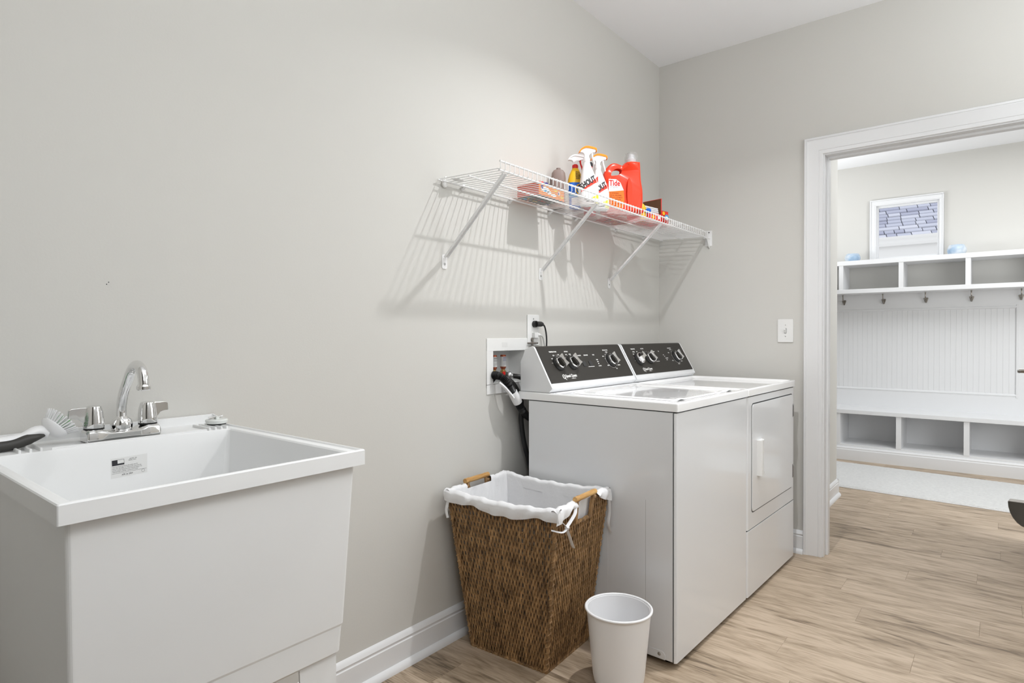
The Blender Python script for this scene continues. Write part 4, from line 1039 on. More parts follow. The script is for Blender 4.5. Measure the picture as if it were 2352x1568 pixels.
for l in range(len(rings)-1):
    for i in range(no): fs.append((l*N_+i, l*N_+(i+1) % no, (l+1)*N_+(i+1) % no, (l+1)*N_+i))
    for i in range(nh_): fs.append((l*N_+no+i, l*N_+no+(i+1) % nh_, (l+1)*N_+no+(i+1) % nh_, (l+1)*N_+no+i))
for f in F2:
    fs.append(tuple(f)); fs.append(tuple((len(rings)-1)*N_+i for i in reversed(f)))
m.add(vs, fs)
part('jug_body', m, ORANGER, jg, angle=50)
m = MB(); 
rbp = [(q.x, q.y) for q in spline([(0.020, 0.015, 0), (0.034, 0.04, 0), (0.036, 0.09, 0), (0.030, 0.135, 0), (0.018, 0.160, 0), (0.010, 0.120, 0), (0.010, 0.05, 0), (0.020, 0.015, 0)], 4)[:-1]]
m.prism(rbp, Mj @ Vector((0, -0.052, 0)), Mj.to_3x3() @ Vector((1, 0, 0)), (0, 0, 1), Mj.to_3x3() @ Vector((0, -1, 0)), -0.004, 0.0022)
part('jug_rib', m, ORANGER, jg, bevel=0.002)
fx_ = lambda a, b, d=0.0: Mj @ Vector((a, -0.0522-d, b))
mb = MB()
lab_o = [(-0.080, 0.020), (-0.008, 0.020), (-0.004, 0.060), (-0.008, 0.100), (-0.024, 0.135), (-0.045, 0.150), (-0.080, 0.150)]
mb.prism(lab_o, Mj @ Vector((0, -0.0520, 0)), Mj.to_3x3() @ Vector((1, 0, 0)), (0, 0, 1), Mj.to_3x3() @ Vector((0, -1, 0)), 0.0, 0.0010, 0)
lab_w = [(-0.080, 0.092), (-0.008, 0.100), (-0.024, 0.135), (-0.045, 0.150), (-0.080, 0.150)]
mb.prism(lab_w, Mj @ Vector((0, -0.0520, 0)), Mj.to_3x3() @ Vector((1, 0, 0)), (0, 0, 1), Mj.to_3x3() @ Vector((0, -1, 0)), 0.0, 0.0014, 1)
FJ = frame(Mj @ Vector((0, -0.0536, 0)), Mj.to_3x3() @ Vector((1, 0, 0)), (0, 0, 1))
text_mb('Tide', 0.036, FJ @ Matrix.Translation((-0.078, 0.120, 0.0003)), mb, 2, sx=0.8, bold=0.001)
text_mb('Original', 0.014, FJ @ Matrix.Translation((-0.076, 0.110, 0.0003)), mb, 3, sx=0.9)
for i, s in enumerate(('HE DETERGENT', 'FOR ALL MACHINES', 'KEEP OUT OF REACH', 'OF CHILDREN. EYE', 'IRRITANT. RINSE', 'IF SWALLOWED, DRINK', '132 LOADS')):
    text_mb(s, 0.0078, FJ @ Matrix.Translation((-0.076, 0.083-i*0.0096, 0.0003)), mb, 4, sx=0.82)
part('jug_label', mb, [mat('orange_label', (0.90, 0.17, 0.01), 0.45), BOTTLEW, RED, mat('grey_print', (0.35, 0.35, 0.38), 0.5), CARD], jg, smooth=False)
cpos = Mj @ Vector((0.047, 0, 0.240))
part('spout_nozzle', MB().lathe([(0.022, 0.0), (0.022, 0.018), (0.016, 0.022), (0.0135, 0.040), (0.006, 0.044), (0.0, 0.044)], cpos, 24), BOTTLEW, jg)
part('measuring_cap', MB().lathe([(0.0305, 0.0), (0.0310, 0.004), (0.0300, 0.042), (0.0270, 0.048), (0.0, 0.0485)], cpos, 28), CLEAR, jg)

# small red bottle with black cap between the sprays and the jug
rb = thing('red_bottle', 'slim red bottle with black flip cap behind the two white sprays', 'bottle', (-0.905, -0.075, ZS))
Mr = loc_mat(-0.905, -0.072, VIEW)
part('bottle_body', body_loft([(0, 0.026, 0.017, 0), (0.004, 0.029, 0.02, 0), (0.14, 0.029, 0.02, 0), (0.175, 0.018, 0.015, 0.0), (0.185, 0.0125, 0.0125, 0), (0.232, 0.0115, 0.0115, 0.0)], Mr, 24), RED, rb, angle=60)
part('cap', MB().lathe([(0.0130, 0.0), (0.0145, 0.002), (0.0145, 0.014), (0.010, 0.021), (0, 0.022)], Mr @ Vector((0.0, 0, 0.232)), 22), INK, rb)
# taupe bottle behind
tp = thing('taupe_bottle', 'taupe plastic bottle by the wall behind the blue and yellow spray', 'bottle', (-1.13, -0.046, ZS))
part('bottle_body', body_loft([(0, 0.028, 0.018, 0), (0.004, 0.031, 0.021, 0), (0.09, 0.030, 0.021, 0), (0.135, 0.033, 0.021, 0), (0.160, 0.030, 0.019, 0), (0.172, 0.022, 0.014, 0), (0.176, 0.012, 0.010, 0)], loc_mat(-1.130, -0.046, VIEW), 26), TAUPE, tp, angle=60)
part('cap', MB().lathe([(0.010, 0), (0.010, 0.006), (0, 0.007)], (-1.130, -0.046, ZS+0.176), 16), TAUPE, tp)

# red dryer sheet box with the lid torn open
Mb = loc_mat(-0.530, -0.200, math.radians(-9))
bx = thing('dryer_sheet_box', 'open red box of white dryer sheets with brown inner flap, right of the detergent jug', 'box', (-0.53, -0.20, ZS))
R3 = Mb.to_3x3(); EX, EY, EZ = R3 @ Vector((1, 0, 0)), R3 @ Vector((0, 1, 0)), Vector((0, 0, 1))
def bbox(m, x0, x1, y0, y1, z0, z1, mi=0):
    m.prism([(x0, y0), (x1, y0), (x1, y1), (x0, y1)], Mb @ Vector((0, 0, 0)), EX, EY, EZ, z0, z1, mi)
m = MB(); REDX = mat('bright_red_carton', (0.78, 0.03, 0.02), 0.4)
bbox(m, -0.120, 0.080, -0.055, -0.053, 0, 0.040); bbox(m, -0.120, 0.080, 0.053, 0.055, 0, 0.062); bbox(m, -0.120, -0.118, -0.055, 0.055, 0, 0.040); bbox(m, 0.078, 0.080, -0.055, 0.055, 0, 0.062); bbox(m, -0.12, 0.08, -0.055, 0.055, 0, 0.002)
bbox(m, 0.020, 0.080, -0.055, 0.055, 0.060, 0.062); bbox(m, 0.020, 0.080, -0.055, -0.053, 0, 0.062)
part('carton', m, REDX, bx, smooth=False)
m = MB(); bbox(m, 0.018, 0.022, -0.055, 0.055, 0.04, 0.122, 0); bbox(m, 0.0165, 0.018, -0.053, 0.055, 0.04, 0.120, 1)
part('raised_flap', m, [REDX, CARD], bx, smooth=False)
m = MB()
for i in range(5): bbox(m, -0.112+0.003*i, 0.012, -0.049+0.002*i, 0.048, 0.030+i*0.009, 0.037+i*0.009)
part('folded_sheets', m, CLOTH, bx, bevel=0.002)
m = MB()
for cx, cz, r_, mi in ((0.040, 0.050, 0.011, 0), (0.066, 0.032, 0.017, 1), (0.066, 0.028, 0.012, 2), (-0.05, 0.02, 0.012, 0), (0.0, 0.025, 0.012, 2)):
    m.prism([(cx+r_*math.cos(2*PI*i/20), cz+r_*0.85*math.sin(2*PI*i/20)) for i in range(20)], Mb @ Vector((0, -0.055, 0)), EX, EZ, -EY, 0, 0.0005+0.0003*mi, mi)
part('carton_print', m, [YELLOW, TEALC, BOTTLEW], bx, smooth=False)
m = MB()
for i in range(12):
    x_ = -0.115+0.16*rn.random(); y_ = -0.05+0.08*rn.random()
    m.prism([(x_, y_), (x_+0.03, y_), (x_+0.03, y_+0.006), (x_, y_+0.006)], Mb @ Vector((0, 0, 0)), EX, EY, EZ, -0.001, 0.0, rn.choice((0, 1, 2)))
part('base_print', m, [YELLOW, GREYC, BOTTLEW], bx, smooth=False)
# yellow and blue pack standing in front of it
yp = thing('scent_booster_pack', 'small yellow pack with dark blue cap between the jug and the red box', 'pack', (-0.672, -0.235, ZS))
My = loc_mat(-0.655, -0.225, VIEW)
part('pack_body', body_loft([(0, 0.016, 0.012, 0), (0.05, 0.017, 0.013, 0), (0.068, 0.012, 0.01, -0.004), (0.078, 0.005, 0.005, -0.006)], My, 18), YELLOW, yp)
part('cap', MB().lathe([(0.0, -0.016), (0.010, -0.010), (0.013, 0.0), (0.008, 0.012), (0.0, 0.016)], My @ Vector((0.020, -0.018, 0.040)), 18, axis=My.to_3x3() @ Vector((1, 0, 0.2))), BLUE, yp)
# flat folded garment bags / pouch lying under the jug: seen from below through the wires
fp_ = thing('detergent_pouch', 'red and grey detergent pouch lying flat behind the jug on the wire shelf', 'pouch', (-0.75, -0.085, ZS))
def pouchf(x0, x1, y0, y1, z, h):
    return lambda i, j: (x0+(x1-x0)*i, y0+(y1-y0)*j, z+h*math.sin(PI*i)**0.6*math.sin(PI*j)**0.6*(0.85+0.15*math.sin(9*i+4*j)))
m = MB().grid(pouchf(-0.80, -0.60, -0.150, -0.030, ZS, 0.030), 16, 12); m.grid(pouchf(-0.80, -0.60, -0.150, -0.030, ZS-0.0002, -0.0004), 6, 4)
part('pouch_body', m, [REDC], fp_, angle=80)
m = MB()
for q in range(14):
    x_ = -0.79+0.16*rn.random(); y_ = -0.14+0.09*rn.random(); m.box(x_, x_+0.02+0.02*rn.random(), y_, y_+0.008, ZS-0.0016, ZS-0.0008, rn.choice((0, 1, 2, 0)))
part('pouch_print', m, [GREYC, YELLOW, BOTTLEW], fp_, smooth=False)
# crumpled clear bag
cb = thing('plastic_bag', 'crumpled clear plastic bag at the right end of the wire shelf', 'bag', (-0.27, -0.19, ZS))
rn2 = random.Random(5); BAG = mat('thin_clear_film', (0.9, 0.9, 0.9), 0.15, alpha=0.42, trans=0.3)
def bagf(i, j):
    x = -0.42+0.30*i; y = -0.275+0.17*j; e = math.sin(PI*i)**0.5*math.sin(PI*j)**0.5 if 0 < i < 1 and 0 < j < 1 else 0
    z = 0.052*e*(0.62+0.38*math.sin(23*i+11*j)*math.sin(31*j-7*i))+0.010*math.sin(47*i)*math.sin(39*j)*e
    return (x, y, ZS+0.001+max(0, z))
part('bag_film', MB().grid(bagf, 34, 20), BAG, cb, angle=20)

# ================================================================== WALL THINGS
ox = thing('washer_outlet_box', 'white recessed washer outlet box in the wall behind the washer', 'outlet box', (-1.43, 0, 1.0))
m = MB()
def wring(m, x0, x1, z0, z1, y0, y1, a0, a1, b0, b1, mi=0):
    m.box(x0, x1, y0, y1, b1, z1, mi); m.box(x0, x1, y0, y1, z0, b0, mi); m.box(x0, a0, y0, y1, b0, b1, mi); m.box(a1, x1, y0, y1, b0, b1, mi)
wring(m, -1.5725, -1.2985, 0.897, 1.1225, -0.0035, 0.0, -1.533, -1.324, 0.936, 1.072)
part('flange', m, PLASTIC, ox, bevel=0.001, seg=1)
m = MB()
m.box(-1.5345, -1.3225, 0.0855, 0.090, 0.9345, 1.0735); m.box(-1.5345, -1.5325, 0, 0.086, 0.9345, 1.0735); m.box(-1.3245, -1.3225, 0, 0.086, 0.9345, 1.0735); m.box(-1.5345, -1.3225, 0, 0.086, 1.0715, 1.0735); m.box(-1.5345, -1.3225, 0, 0.086, 0.9345, 0.9365)
m.box(-1.42, -1.37, 0.080, 0.086, 0.95, 1.01)
part('housing', m, PLASTIC, ox, smooth=False)
part('sticker', MB().box(-1.478, -1.443, -0.0040, -0.0035, 1.086, 1.106), LABELP, ox, smooth=False)
for x, hot in ((-1.472, True), (-1.413, False)):
    z0 = 0.985
    v = part('water_valve', MB().lathe([(0.010, -0.035), (0.010, -0.012), (0.013, -0.010), (0.013, 0.0), (0.008, 0.002), (0.008, 0.012)], (x, 0.045, z0), 16), BRASS, ox)
    m = MB().lathe([(0.008, 0.006), (0.0125, 0.014), (0.0125, 0.064), (0.0105, 0.068), (0.0, 0.068)], (x, 0.045, z0), 20)
    part('hammer_arrestor', m, COPPER, ox)
    m = MB().lathe([(0.0128, 0.018), (0.0128, 0.060)], (x, 0.045, z0), 20); m.f = [f for f in m.f if len(f) == 4]; m.m = m.m[:len(m.f)]
    mb2 = part('arrestor_label', m, LABELP, ox)
    mt = MB()
    for zz, hh in ((0.0545, 0.0035), (0.0475, 0.0022), (0.0425, 0.0018), (0.034, 0.0006), (0.030, 0.0006), (0.026, 0.0006)):
        for kx in range(5):
            a0 = math.radians(-140+kx*17+(4 if hh < 0.001 else 0)); a1 = a0+math.radians(12)
            mt.add([(x+0.0131*math.cos(a), 0.045+0.0131*math.sin(a), z0+zz+s_*hh) for a, s_ in ((a0, -.5), (a1, -.5), (a1, .5), (a0, .5))], [(0, 1, 2, 3)])
    part('label_lettering', mt, INK if hot else NAVY, mb2, smooth=False)
m = MB().prism([(-0.008, -0.004), (0.008, -0.006), (0.010, 0.008), (0.002, 0.012), (-0.006, 0.008)], (-1.440, 0.020, 0.972), (1, 0, 0), (0, 0, 1), (0, 1, 0), -0.003, 0.003)
part('valve_handle', m, RED, ox, bevel=0.001)
part('hose_nut', MB().lathe([(0.0155, -0.007), (0.0170, -0.004), (0.0170, 0.004), (0.0145, 0.008), (0.0105, 0.009), (0.0105, 0.018)], (-1.404, 0.018, 0.965), 22, axis=(0.55, -0.80, -0.15)), STEEL, ox)
part('valve_body', MB().tube([(-1.413, 0.045, 0.972), (-1.408, 0.030, 0.968), (-1.404, 0.018, 0.965)], 0.012, 14), mat('grey_green_valve', (0.10, 0.12, 0.10), 0.4, metal=0.4), ox)

hs1 = tag(link('supply_hose', MB().tube(spline([(-1.396, 0.006, 0.963), (-1.378, -0.018, 0.958), (-1.350, -0.038, 0.940), (-1.322, -0.05, 0.905), (-1.310, -0.055, 0.84), (-1.305, -0.055, 0.60)], 8), 0.0105, 14).mesh('supply_hose', BLACK, angle=60)), 'smooth black water hose leaving the outlet box toward the console', 'hose')
hs2 = tag(link('supply_hose', MB().tube(spline([(-1.480, 0.030, 0.966), (-1.470, -0.020, 0.958), (-1.440, -0.040, 0.925), (-1.405, -0.045, 0.860), (-1.398, -0.040, 0.78), (-1.380, -0.040, 0.69), (-1.352, -0.045, 0.60), (-1.33, -0.05, 0.50)], 8), 0.0105, 14).mesh('supply_hose', BLACK, angle=60)), 'black water hose hanging down the wall behind the drain hose', 'hose')
dh = thing('drain_hose', 'ribbed black washer drain hose held by a white guide', 'hose', (-1.45, -0.05, 0.85))
pth = spline([(-1.545, 0.030, 0.945), (-1.538, 0.000, 0.972), (-1.528, -0.035, 0.970), (-1.508, -0.055, 0.945), (-1.480, -0.060, 0.905), (-1.450, -0.062, 0.865), (-1.418, -0.062, 0.826), (-1.380, -0.060, 0.797), (-1.340, -0.058, 0.779), (-1.30, -0.056, 0.772)], 15)
pth[0:0] = []
pth = [Vector((max(p.x, -1.520) if p.y > -0.004 else p.x, p.y, p.z)) for p in pth]
rr_ = []
dense = []
for i in range(len(pth)-1):
    for s_ in range(2): dense.append(pth[i].lerp(pth[i+1], s_/2))
cum = 0.0
for i, p in enumerate(dense):
    if i: cum += (p-dense[i-1]).length
    ribbed = cum < 0.30
    rr_.append((0.0150+0.0022*math.sin(cum*2*PI/0.0052)) if cum < 0.285 else 0.0158)
part('corrugated_hose', MB().tube(dense, rr_, 18), BLACK, dh, angle=80)
gp_ = [(-1.536, -0.040, 0.947), (-1.517, -0.055, 0.925), (-1.498, -0.064, 0.898), (-1.470, -0.064, 0.880), (-1.450, -0.0635, 0.8585)]
m = MB().tube(spline([(-1.480, -0.0605, 0.905), (-1.462, -0.061, 0.880), (-1.447, -0.062, 0.860)], 5), 0.0195, 20)
m.tube(spline([(-1.538, -0.038, 0.946), (-1.522, -0.052, 0.928), (-1.500, -0.062, 0.902), (-1.484, -0.064, 0.885)], 5), [(0.006, 0.015)]*16, 12)
part('hose_guide', m, BOTTLEW, dh, angle=60)

wo = thing('wall_outlet', 'white duplex wall outlet above the washer outlet box', 'outlet', (-1.2645, 0, 1.158))
m = MB().prism(rrect(-0.0425, 0.0425, -0.0675, 0.0675, 0.004, 3), (-1.2645, 0, 1.158), (1, 0, 0), (0, 0, 1), (0, -1, 0), 0, 0.0055)
part('cover_plate', m, PLASTIC, wo, bevel=0.002)
m = MB().prism(rrect(-0.017, 0.017, -0.034, 0.034, 0.002, 2), (-1.2645, -0.0055, 1.158), (1, 0, 0), (0, 0, 1), (0, -1, 0), 0, 0.0012); part('receptacle', m, PLASTIC, wo, bevel=0.0005, seg=1)
m = MB(); m.lathe([(0.0028, 0), (0.0028, 0.0012), (0, 0.0015)], (-1.2645, -0.0055, 1.207), 10, axis=(0, -1, 0)); m.lathe([(0.0028, 0), (0.0028, 0.0012), (0, 0.0015)], (-1.2645, -0.0055, 1.109), 10, axis=(0, -1, 0)); part('plate_screw', m, STEEL, wo)
cord = thing('power_cord', 'black power cord with angled plug in the upper outlet socket', 'power cord', (-1.26, -0.02, 1.185))
m = MB().tube([(-1.264, -0.007, 1.184), (-1.264, -0.022, 1.184)], 0.0145, 14); m.tube([(-1.268, -0.022, 1.184), (-1.235, -0.024, 1.184), (-1.222, -0.024, 1.183)], [0.0125, 0.0115, 0.0080], 14)
part('plug', m, BLACK, cord, bevel=0.001)
part('cable', MB().tube(spline([(-1.226, -0.024, 1.183), (-1.212, -0.026, 1.176), (-1.203, -0.028, 1.150), (-1.203, -0.032, 1.115), (-1.212, -0.038, 1.075), (-1.215, -0.04, 0.98)], 7), 0.0036, 10), BLACK, cord)
cord2 = thing('power_cord', 'pale grey power cord with clear plug in the lower outlet socket', 'power cord', (-1.26, -0.02, 1.135))
PALE = mat('pale_grey_cable', (0.42, 0.42, 0.40), 0.4)
m = MB().box(-1.2765, -1.2505, -0.022, -0.0067, 1.123, 1.147); m.tube([(-1.252, -0.016, 1.136), (-1.238, -0.018, 1.137), (-1.226, -0.018, 1.134)], [0.0085, 0.0062, 0.0035], 12)
part('plug', m, LABELP, cord2, bevel=0.002)
part('cable', MB().tube(spline([(-1.230, -0.018, 1.135), (-1.216, -0.021, 1.125), (-1.211, -0.024, 1.10), (-1.213, -0.030, 1.075), (-1.22, -0.035, 0.98)], 7), 0.0026, 10), PALE, cord2)
rb_ = thing('cable_tee', 'small grey T-shaped metal stub at the bottom edge of the outlet plate', 'fitting', (-1.279, -0.01, 1.09))
m = MB().tube([(-1.314, -0.012, 1.101), (-1.243, -0.012, 1.101)], 0.0036, 10); m.tube([(-1.279, -0.011, 1.124), (-1.279, -0.011, 1.055)], 0.0042, 10); m.lathe([(0.007, 0), (0.007, 0.006)], (-1.279, -0.0065, 1.117), 14, axis=(0, -1, 0))
part('stub', m, mat('dull_grey_metal', (0.22, 0.20, 0.18), 0.5, metal=0.5), rb_)

sw = thing('light_switch', 'white single toggle light switch between corner and doorway', 'light switch', (0, -0.7175, 1.156))
m = MB().prism(rrect(-0.0385, 0.0385, -0.0605, 0.0605, 0.003, 3), (0, -0.7175, 1.156), (0, 1, 0), (0, 0, 1), (-1, 0, 0), 0, 0.006)
part('cover_plate', m, PLASTIC, sw, bevel=0.0025)
part('toggle', MB().prism([(0, -0.010), (0.004, -0.012), (0.016, 0.006), (0.013, 0.012), (0, 0.008)], (-0.006, -0.7175, 1.156), (-1, 0, 0), (0, 0, 1), (0, 1, 0), -0.0045, 0.0045), PLASTIC, sw, bevel=0.0008, seg=1)
m = MB().box(-0.0068, -0.006, -0.7235, -0.7115, 1.143, 1.169); part('toggle_slot', m, mat('grey_slot', (0.35, 0.36, 0.37), 0.5), sw, smooth=False)
m = MB()
for z in (1.156+0.030, 1.156-0.030): m.lathe([(0.0026, 0), (0.0026, 0.0008), (0, 0.001)], (-0.006, -0.7175, z), 10, axis=(-1, 0, 0))
part('plate_screw', m, STEEL, sw)
# ================================================================== WICKER HAMPER
hp_ = thing('laundry_hamper', 'tall brown wicker laundry hamper with white liner and bamboo handles', 'hamper', (-1.617, -0.252, 0), math.radians(3.2))
HT = 0.572
CT = (-0.043, -0.024); BX, BY, TX, TY = 0.1395, 0.1595, 0.174, 0.227      # half sizes bottom / top, top centre shift (world)
ca_, sa_ = math.cos(math.radians(3.2)), math.sin(math.radians(3.2))
CTl = (CT[0]*ca_+CT[1]*sa_, -CT[0]*sa_+CT[1]*ca_)
def hpt(face, u, t, off=0.0):
    """face 0=-x 1=-y 2=+x 3=+y; u in -1..1 along the face (left to right seen from outside), t height 0..1"""
    hx, hy = BX+(TX-BX)*t, BY+(TY-BY)*t; cx, cy = CTl[0]*t, CTl[1]*t
    n = ((-1, 0), (0, -1), (1, 0), (0, 1))[face]; d = ((0, -1), (1, 0), (0, 1), (-1, 0))[face]
    h1 = hx if n[0] else hy; h2 = hy if n[0] else hx
    return Vector((cx+n[0]*(h1+off)+d[0]*h2*u, cy+n[1]*(h1+off)+d[1]*h2*u, HT*t))
rh = random.Random(21)
ROWS = 29
GU = (-0.235, 0.33)                                             # handle gap on the front and back faces
def rim_t(face, u):
    return 1.0-0.022*(1-u*u) if face in (0, 2) else 1.0
for face, N_ in ((0, 56), (1, 44), (2, 56), (3, 44)):
    m = MB()
    for i in range(N_):
        u = -0.985+1.97*(i+0.5+0.30*(rh.random()-0.5))/N_; pts = []; r_ = 0.0032+0.0008*rh.random(); tmax = rim_t(face, u)
        if face in (1, 3) and GU[0] < u < GU[1]: tmax = 0.885
        ph = rh.random()*6; wob = 0.5*rh.random()
        K = ROWS*3
        for j in range(K+1):
            t = tmax*j/K if j < K else tmax
            w_ = math.cos(PI*(t*ROWS)+PI*i)
            du = 0.0034*math.sin(t*19+ph)*wob/0.32
            pts.append(hpt(face, u+du, t, 0.0030*w_))
        m.tube(pts, r_, 5, caps=False)
    o = part('wicker_strands', m, WICKER, hp_, world=False, angle=80); o['kind'] = 'stuff'
    m = MB()
    for r in range(ROWS):
        t = (r+0.5)/ROWS
        if t > 0.87 and face in (1, 3):
            segs = ((-1, GU[0]), (GU[1], 1))
        else: segs = ((-1, 1),)
        for a, b in segs: m.tube([hpt(face, a, t), hpt(face, b, t)], 0.0021, 5)
    o = part('wicker_rods', m, WICKER, hp_, world=False); o['kind'] = 'stuff'
for face in range(4):                                           # bound corner posts and rims
    m = MB(); pts = []
    K = 150
    for j in range(K+1):
        t = j/K*0.995; p = hpt(face, 1.0, t, 0.0); a = t*2*PI*26
        pts.append(p+Vector((math.cos(a)*0.0055, math.sin(a)*0.0055, 0)))
    m.tube(pts, 0.0036, 6); m.tube([hpt(face, 1.0, 0), hpt(face, 1.0, 0.995)], 0.0060, 8)
    part('corner_post', m, WICKER, hp_, world=False)
    m = MB()
    for tt in (0.006,):
        pts = [hpt(face, -1+2*j/90, tt, 0.002)+Vector((0, 0, 0.0035*math.sin(j*1.3))) for j in range(91)]
        m.tube(pts, 0.0042, 6)
    part('bottom_rim', m, WICKER, hp_, world=False)
    m = MB(); segs = ((-1, GU[0]-0.02), (GU[1]+0.02, 1)) if face in (1, 3) else ((-1, 1),)
    for a, b in segs:
        n_ = max(8, int(60*(b-a)/2)); m.tube([hpt(face, a+(b-a)*j/n_, rim_t(face, a+(b-a)*j/n_), 0.001)+Vector((0, 0, 0.0025*math.sin(j*1.7))) for j in range(n_+1)], 0.0055, 7)
    if face in (1, 3):                                           # wrapped edge round the handle opening
        c3 = []
        for (u, t) in ((GU[0]-0.03, 1.02), (GU[0]-0.02, 0.97), (GU[0], 0.90), (GU[0]+0.06, 0.885), (GU[1]-0.08, 0.885), (GU[1], 0.90), (GU[1]+0.02, 0.97), (GU[1]+0.03, 1.02)): c3.append(hpt(face, u, t, 0.001))
        c3 = spline(c3, 8); m.tube([p+Vector((0, 0, 0.0022*math.sin(k_*1.5))) for k_, p in enumerate(c3)], 0.0068, 8)
    part('top_rim', m, WICKER, hp_, world=False)
for face in (1, 3):
    a, b = hpt(face, GU[0]-0.13, 1.035, 0.002), hpt(face, GU[1]+0.11, 1.035, 0.002); d = b-a
    pp = [0, .004, .02, .1, .13, .15, .17, .5, .83, .86, .88, .9, .98, .996, 1]; rr = [.006, .0092, .0096, .0094, .0085, .0104, .0092, .0095, .0092, .0104, .0085, .0094, .0096, .0092, .006]
    part('handle', MB().tube([a+d*q for q in pp], [r for r in rr], 18), BAMBOO, hp_, world=False, angle=50)
# cotton liner
m = MB()
for face in range(4):
    def lf(i, j, face=face):
        u = -1+2*i; t = 0.03+0.965*j
        tt = t*rim_t(face, u) if face in (0, 2) else t
        wv = 0.0035*math.sin(u*7+face)*math.sin(t*9)*smooth(0.3, 0.9, t)+0.002*math.sin(23*u+5*t)*t
        p = hpt(face, u*0.97, tt, -0.0135-wv*(1 if t < .97 else 0)); return p
    m.grid(lf, 36, 24)
m.add([hpt(0, -0.97, 0.03, -0.0135), hpt(0, 0.97, 0.03, -0.0135), hpt(2, -0.97, 0.03, -0.0135), hpt(2, 0.97, 0.03, -0.0135)], [(0, 1, 2, 3)])
part('liner', m, CLOTH, hp_, world=False, angle=60)
def fold(face, u0, u1, depth, ph, n=60):
    """cloth folded over the rim: from inside over the top and hanging outside"""
    m = MB()
    def f(i, j):
        u = u0+(u1-u0)*i; rt = rim_t(face, u); e = depth(u)
        wv = 0.0035*math.sin(u*15+ph)+0.002*math.sin(u*37+ph)
        if j < 0.25: q = j/0.25; return hpt(face, u*0.97, rt, -0.0135)+Vector((0, 0, -0.03+0.04*q+wv*0.6*q))
        if j < 0.5:
            q = (j-0.25)/0.25; return hpt(face, u, rt, -0.0135+0.0255*q)+Vector((0, 0, 0.010+0.006*math.sin(PI*q)+wv*0.6-0.003*q))
        q = (j-0.5)/0.5; return hpt(face, u*(1.0), rt, (0.009 if face == 2 else 0.012)+0.003*math.sin(PI*q)+0.004*math.sin(u*21+ph+2*q)*q)+Vector((0, 0, 0.007-e*q+wv*0.6*(1-q)+0.003*math.sin(u*11+ph)*q))
    m.grid(f, n, 14); return m
m = fold(0, -1.05, 1.065, lambda u: 0.034+0.006*math.sin(5*u+1), 0.4)
part('liner_cuff', m, CLOTH, hp_, world=False, angle=70)
m = fold(2, -1.05, 1.05, lambda u: 0.040, 1.1)
part('liner_cuff', m, CLOTH, hp_, world=False, angle=70)
for face in (1, 3):
    for a, b, s_ in ((-1.085, GU[0]-0.12, 1), (GU[1]+0.16, 1.05, -1)):
        dep = (lambda u, a=a, b=b, s_=s_: 0.010+0.036*((b-u)/(b-a) if s_ > 0 else (u-a)/(b-a))**1.2)
        m = fold(face, a, b, dep, 2.2+a, 26)
        part('liner_cuff', m, CLOTH, hp_, world=False, angle=70)
def tie(pts, w_=0.0055):
    return MB().tube(spline(pts, 6), [(0.0011, w_)]*((len(pts)-1)*6+1), 8)
c0 = hpt(1, -1.0, 1.0, 0.012)
z_ = lambda p, dz: p+Vector((0, 0, dz))
m = MB()
for pts, w_ in (([z_(hpt(1, -0.40, 1.0, 0.010), 0.000), z_(hpt(1, -0.48, 1.0, 0.016), -0.018), z_(hpt(1, -0.66, 1.0, 0.016), -0.038), z_(hpt(1, -0.83, 1.0, 0.018), -0.050)], 0.0055),
                ([z_(hpt(1, -0.92, 1.0, 0.014), -0.030), z_(hpt(1, -0.86, 1.0, 0.020), -0.042), z_(hpt(1, -0.83, 1.0, 0.022), -0.052)], 0.0055),
                ([z_(hpt(1, -0.84, 1.0, 0.020), -0.048), z_(hpt(1, -0.70, 1.0, 0.018), -0.085), z_(hpt(1, -0.56, 1.0, 0.014), -0.118), z_(hpt(1, -0.48, 1.0, 0.010), -0.132)], 0.0060),
                ([z_(hpt(1, -0.84, 1.0, 0.022), -0.050), z_(hpt(1, -0.96, 1.0, 0.018), -0.058), z_(hpt(0, 0.95, 1.0, 0.012), -0.052)], 0.0050)):
    q = tie(pts, w_); m.add(q.v, q.f)
m.lathe([(0.0, -0.006), (0.007, -0.003), (0.008, 0.003), (0.0, 0.007)], z_(hpt(1, -0.83, 1.0, 0.022), -0.049), 12)
part('liner_tie', m, CLOTH, hp_, world=False, angle=60)
q = tie([z_(hpt(1, 0.95, 1.0, 0.014), -0.030), z_(hpt(1, 0.96, 1.0, 0.014), -0.075), z_(hpt(1, 0.93, 1.0, 0.012), -0.115), z_(hpt(1, 1.04, 1.0, 0.012), -0.150)], 0.0055)
part('liner_tie', q, CLOTH, hp_, world=False, angle=60)
q = tie([z_(hpt(0, -0.97, 1.0, 0.010), -0.030), z_(hpt(0, -1.0, 1.0, 0.012), -0.06), z_(hpt(0, -0.97, 1.0, 0.012), -0.088)], 0.0060)
part('liner_tie', q, CLOTH, hp_, world=False, angle=60)

# ================================================================== WASTE BIN
wb = thing('waste_bin', 'small round white plastic waste bin standing in front of the hamper', 'waste bin', (-1.650, -0.640, 0))
m = MB().lathe([(0.060, 0.0), (0.072, 0.004), (0.079, 0.016), (0.083, 0.035), (0.1035, 0.2480), (0.1030, 0.2490), (0.0998, 0.2480), (0.080, 0.035), (0.074, 0.012), (0.0, 0.008)], (-1.652, -0.640, 0.0), 64)
part('body', m, BOTTLEW, wb, angle=50)
R_ = 0.1055; m = MB().tube([(-1.652+R_*math.cos(2*PI*i/64), -0.640+R_*math.sin(2*PI*i/64), 0.2505) for i in range(64)], 0.0042, 10, closed=True)
part('rim', m, BOTTLEW, wb, angle=80)

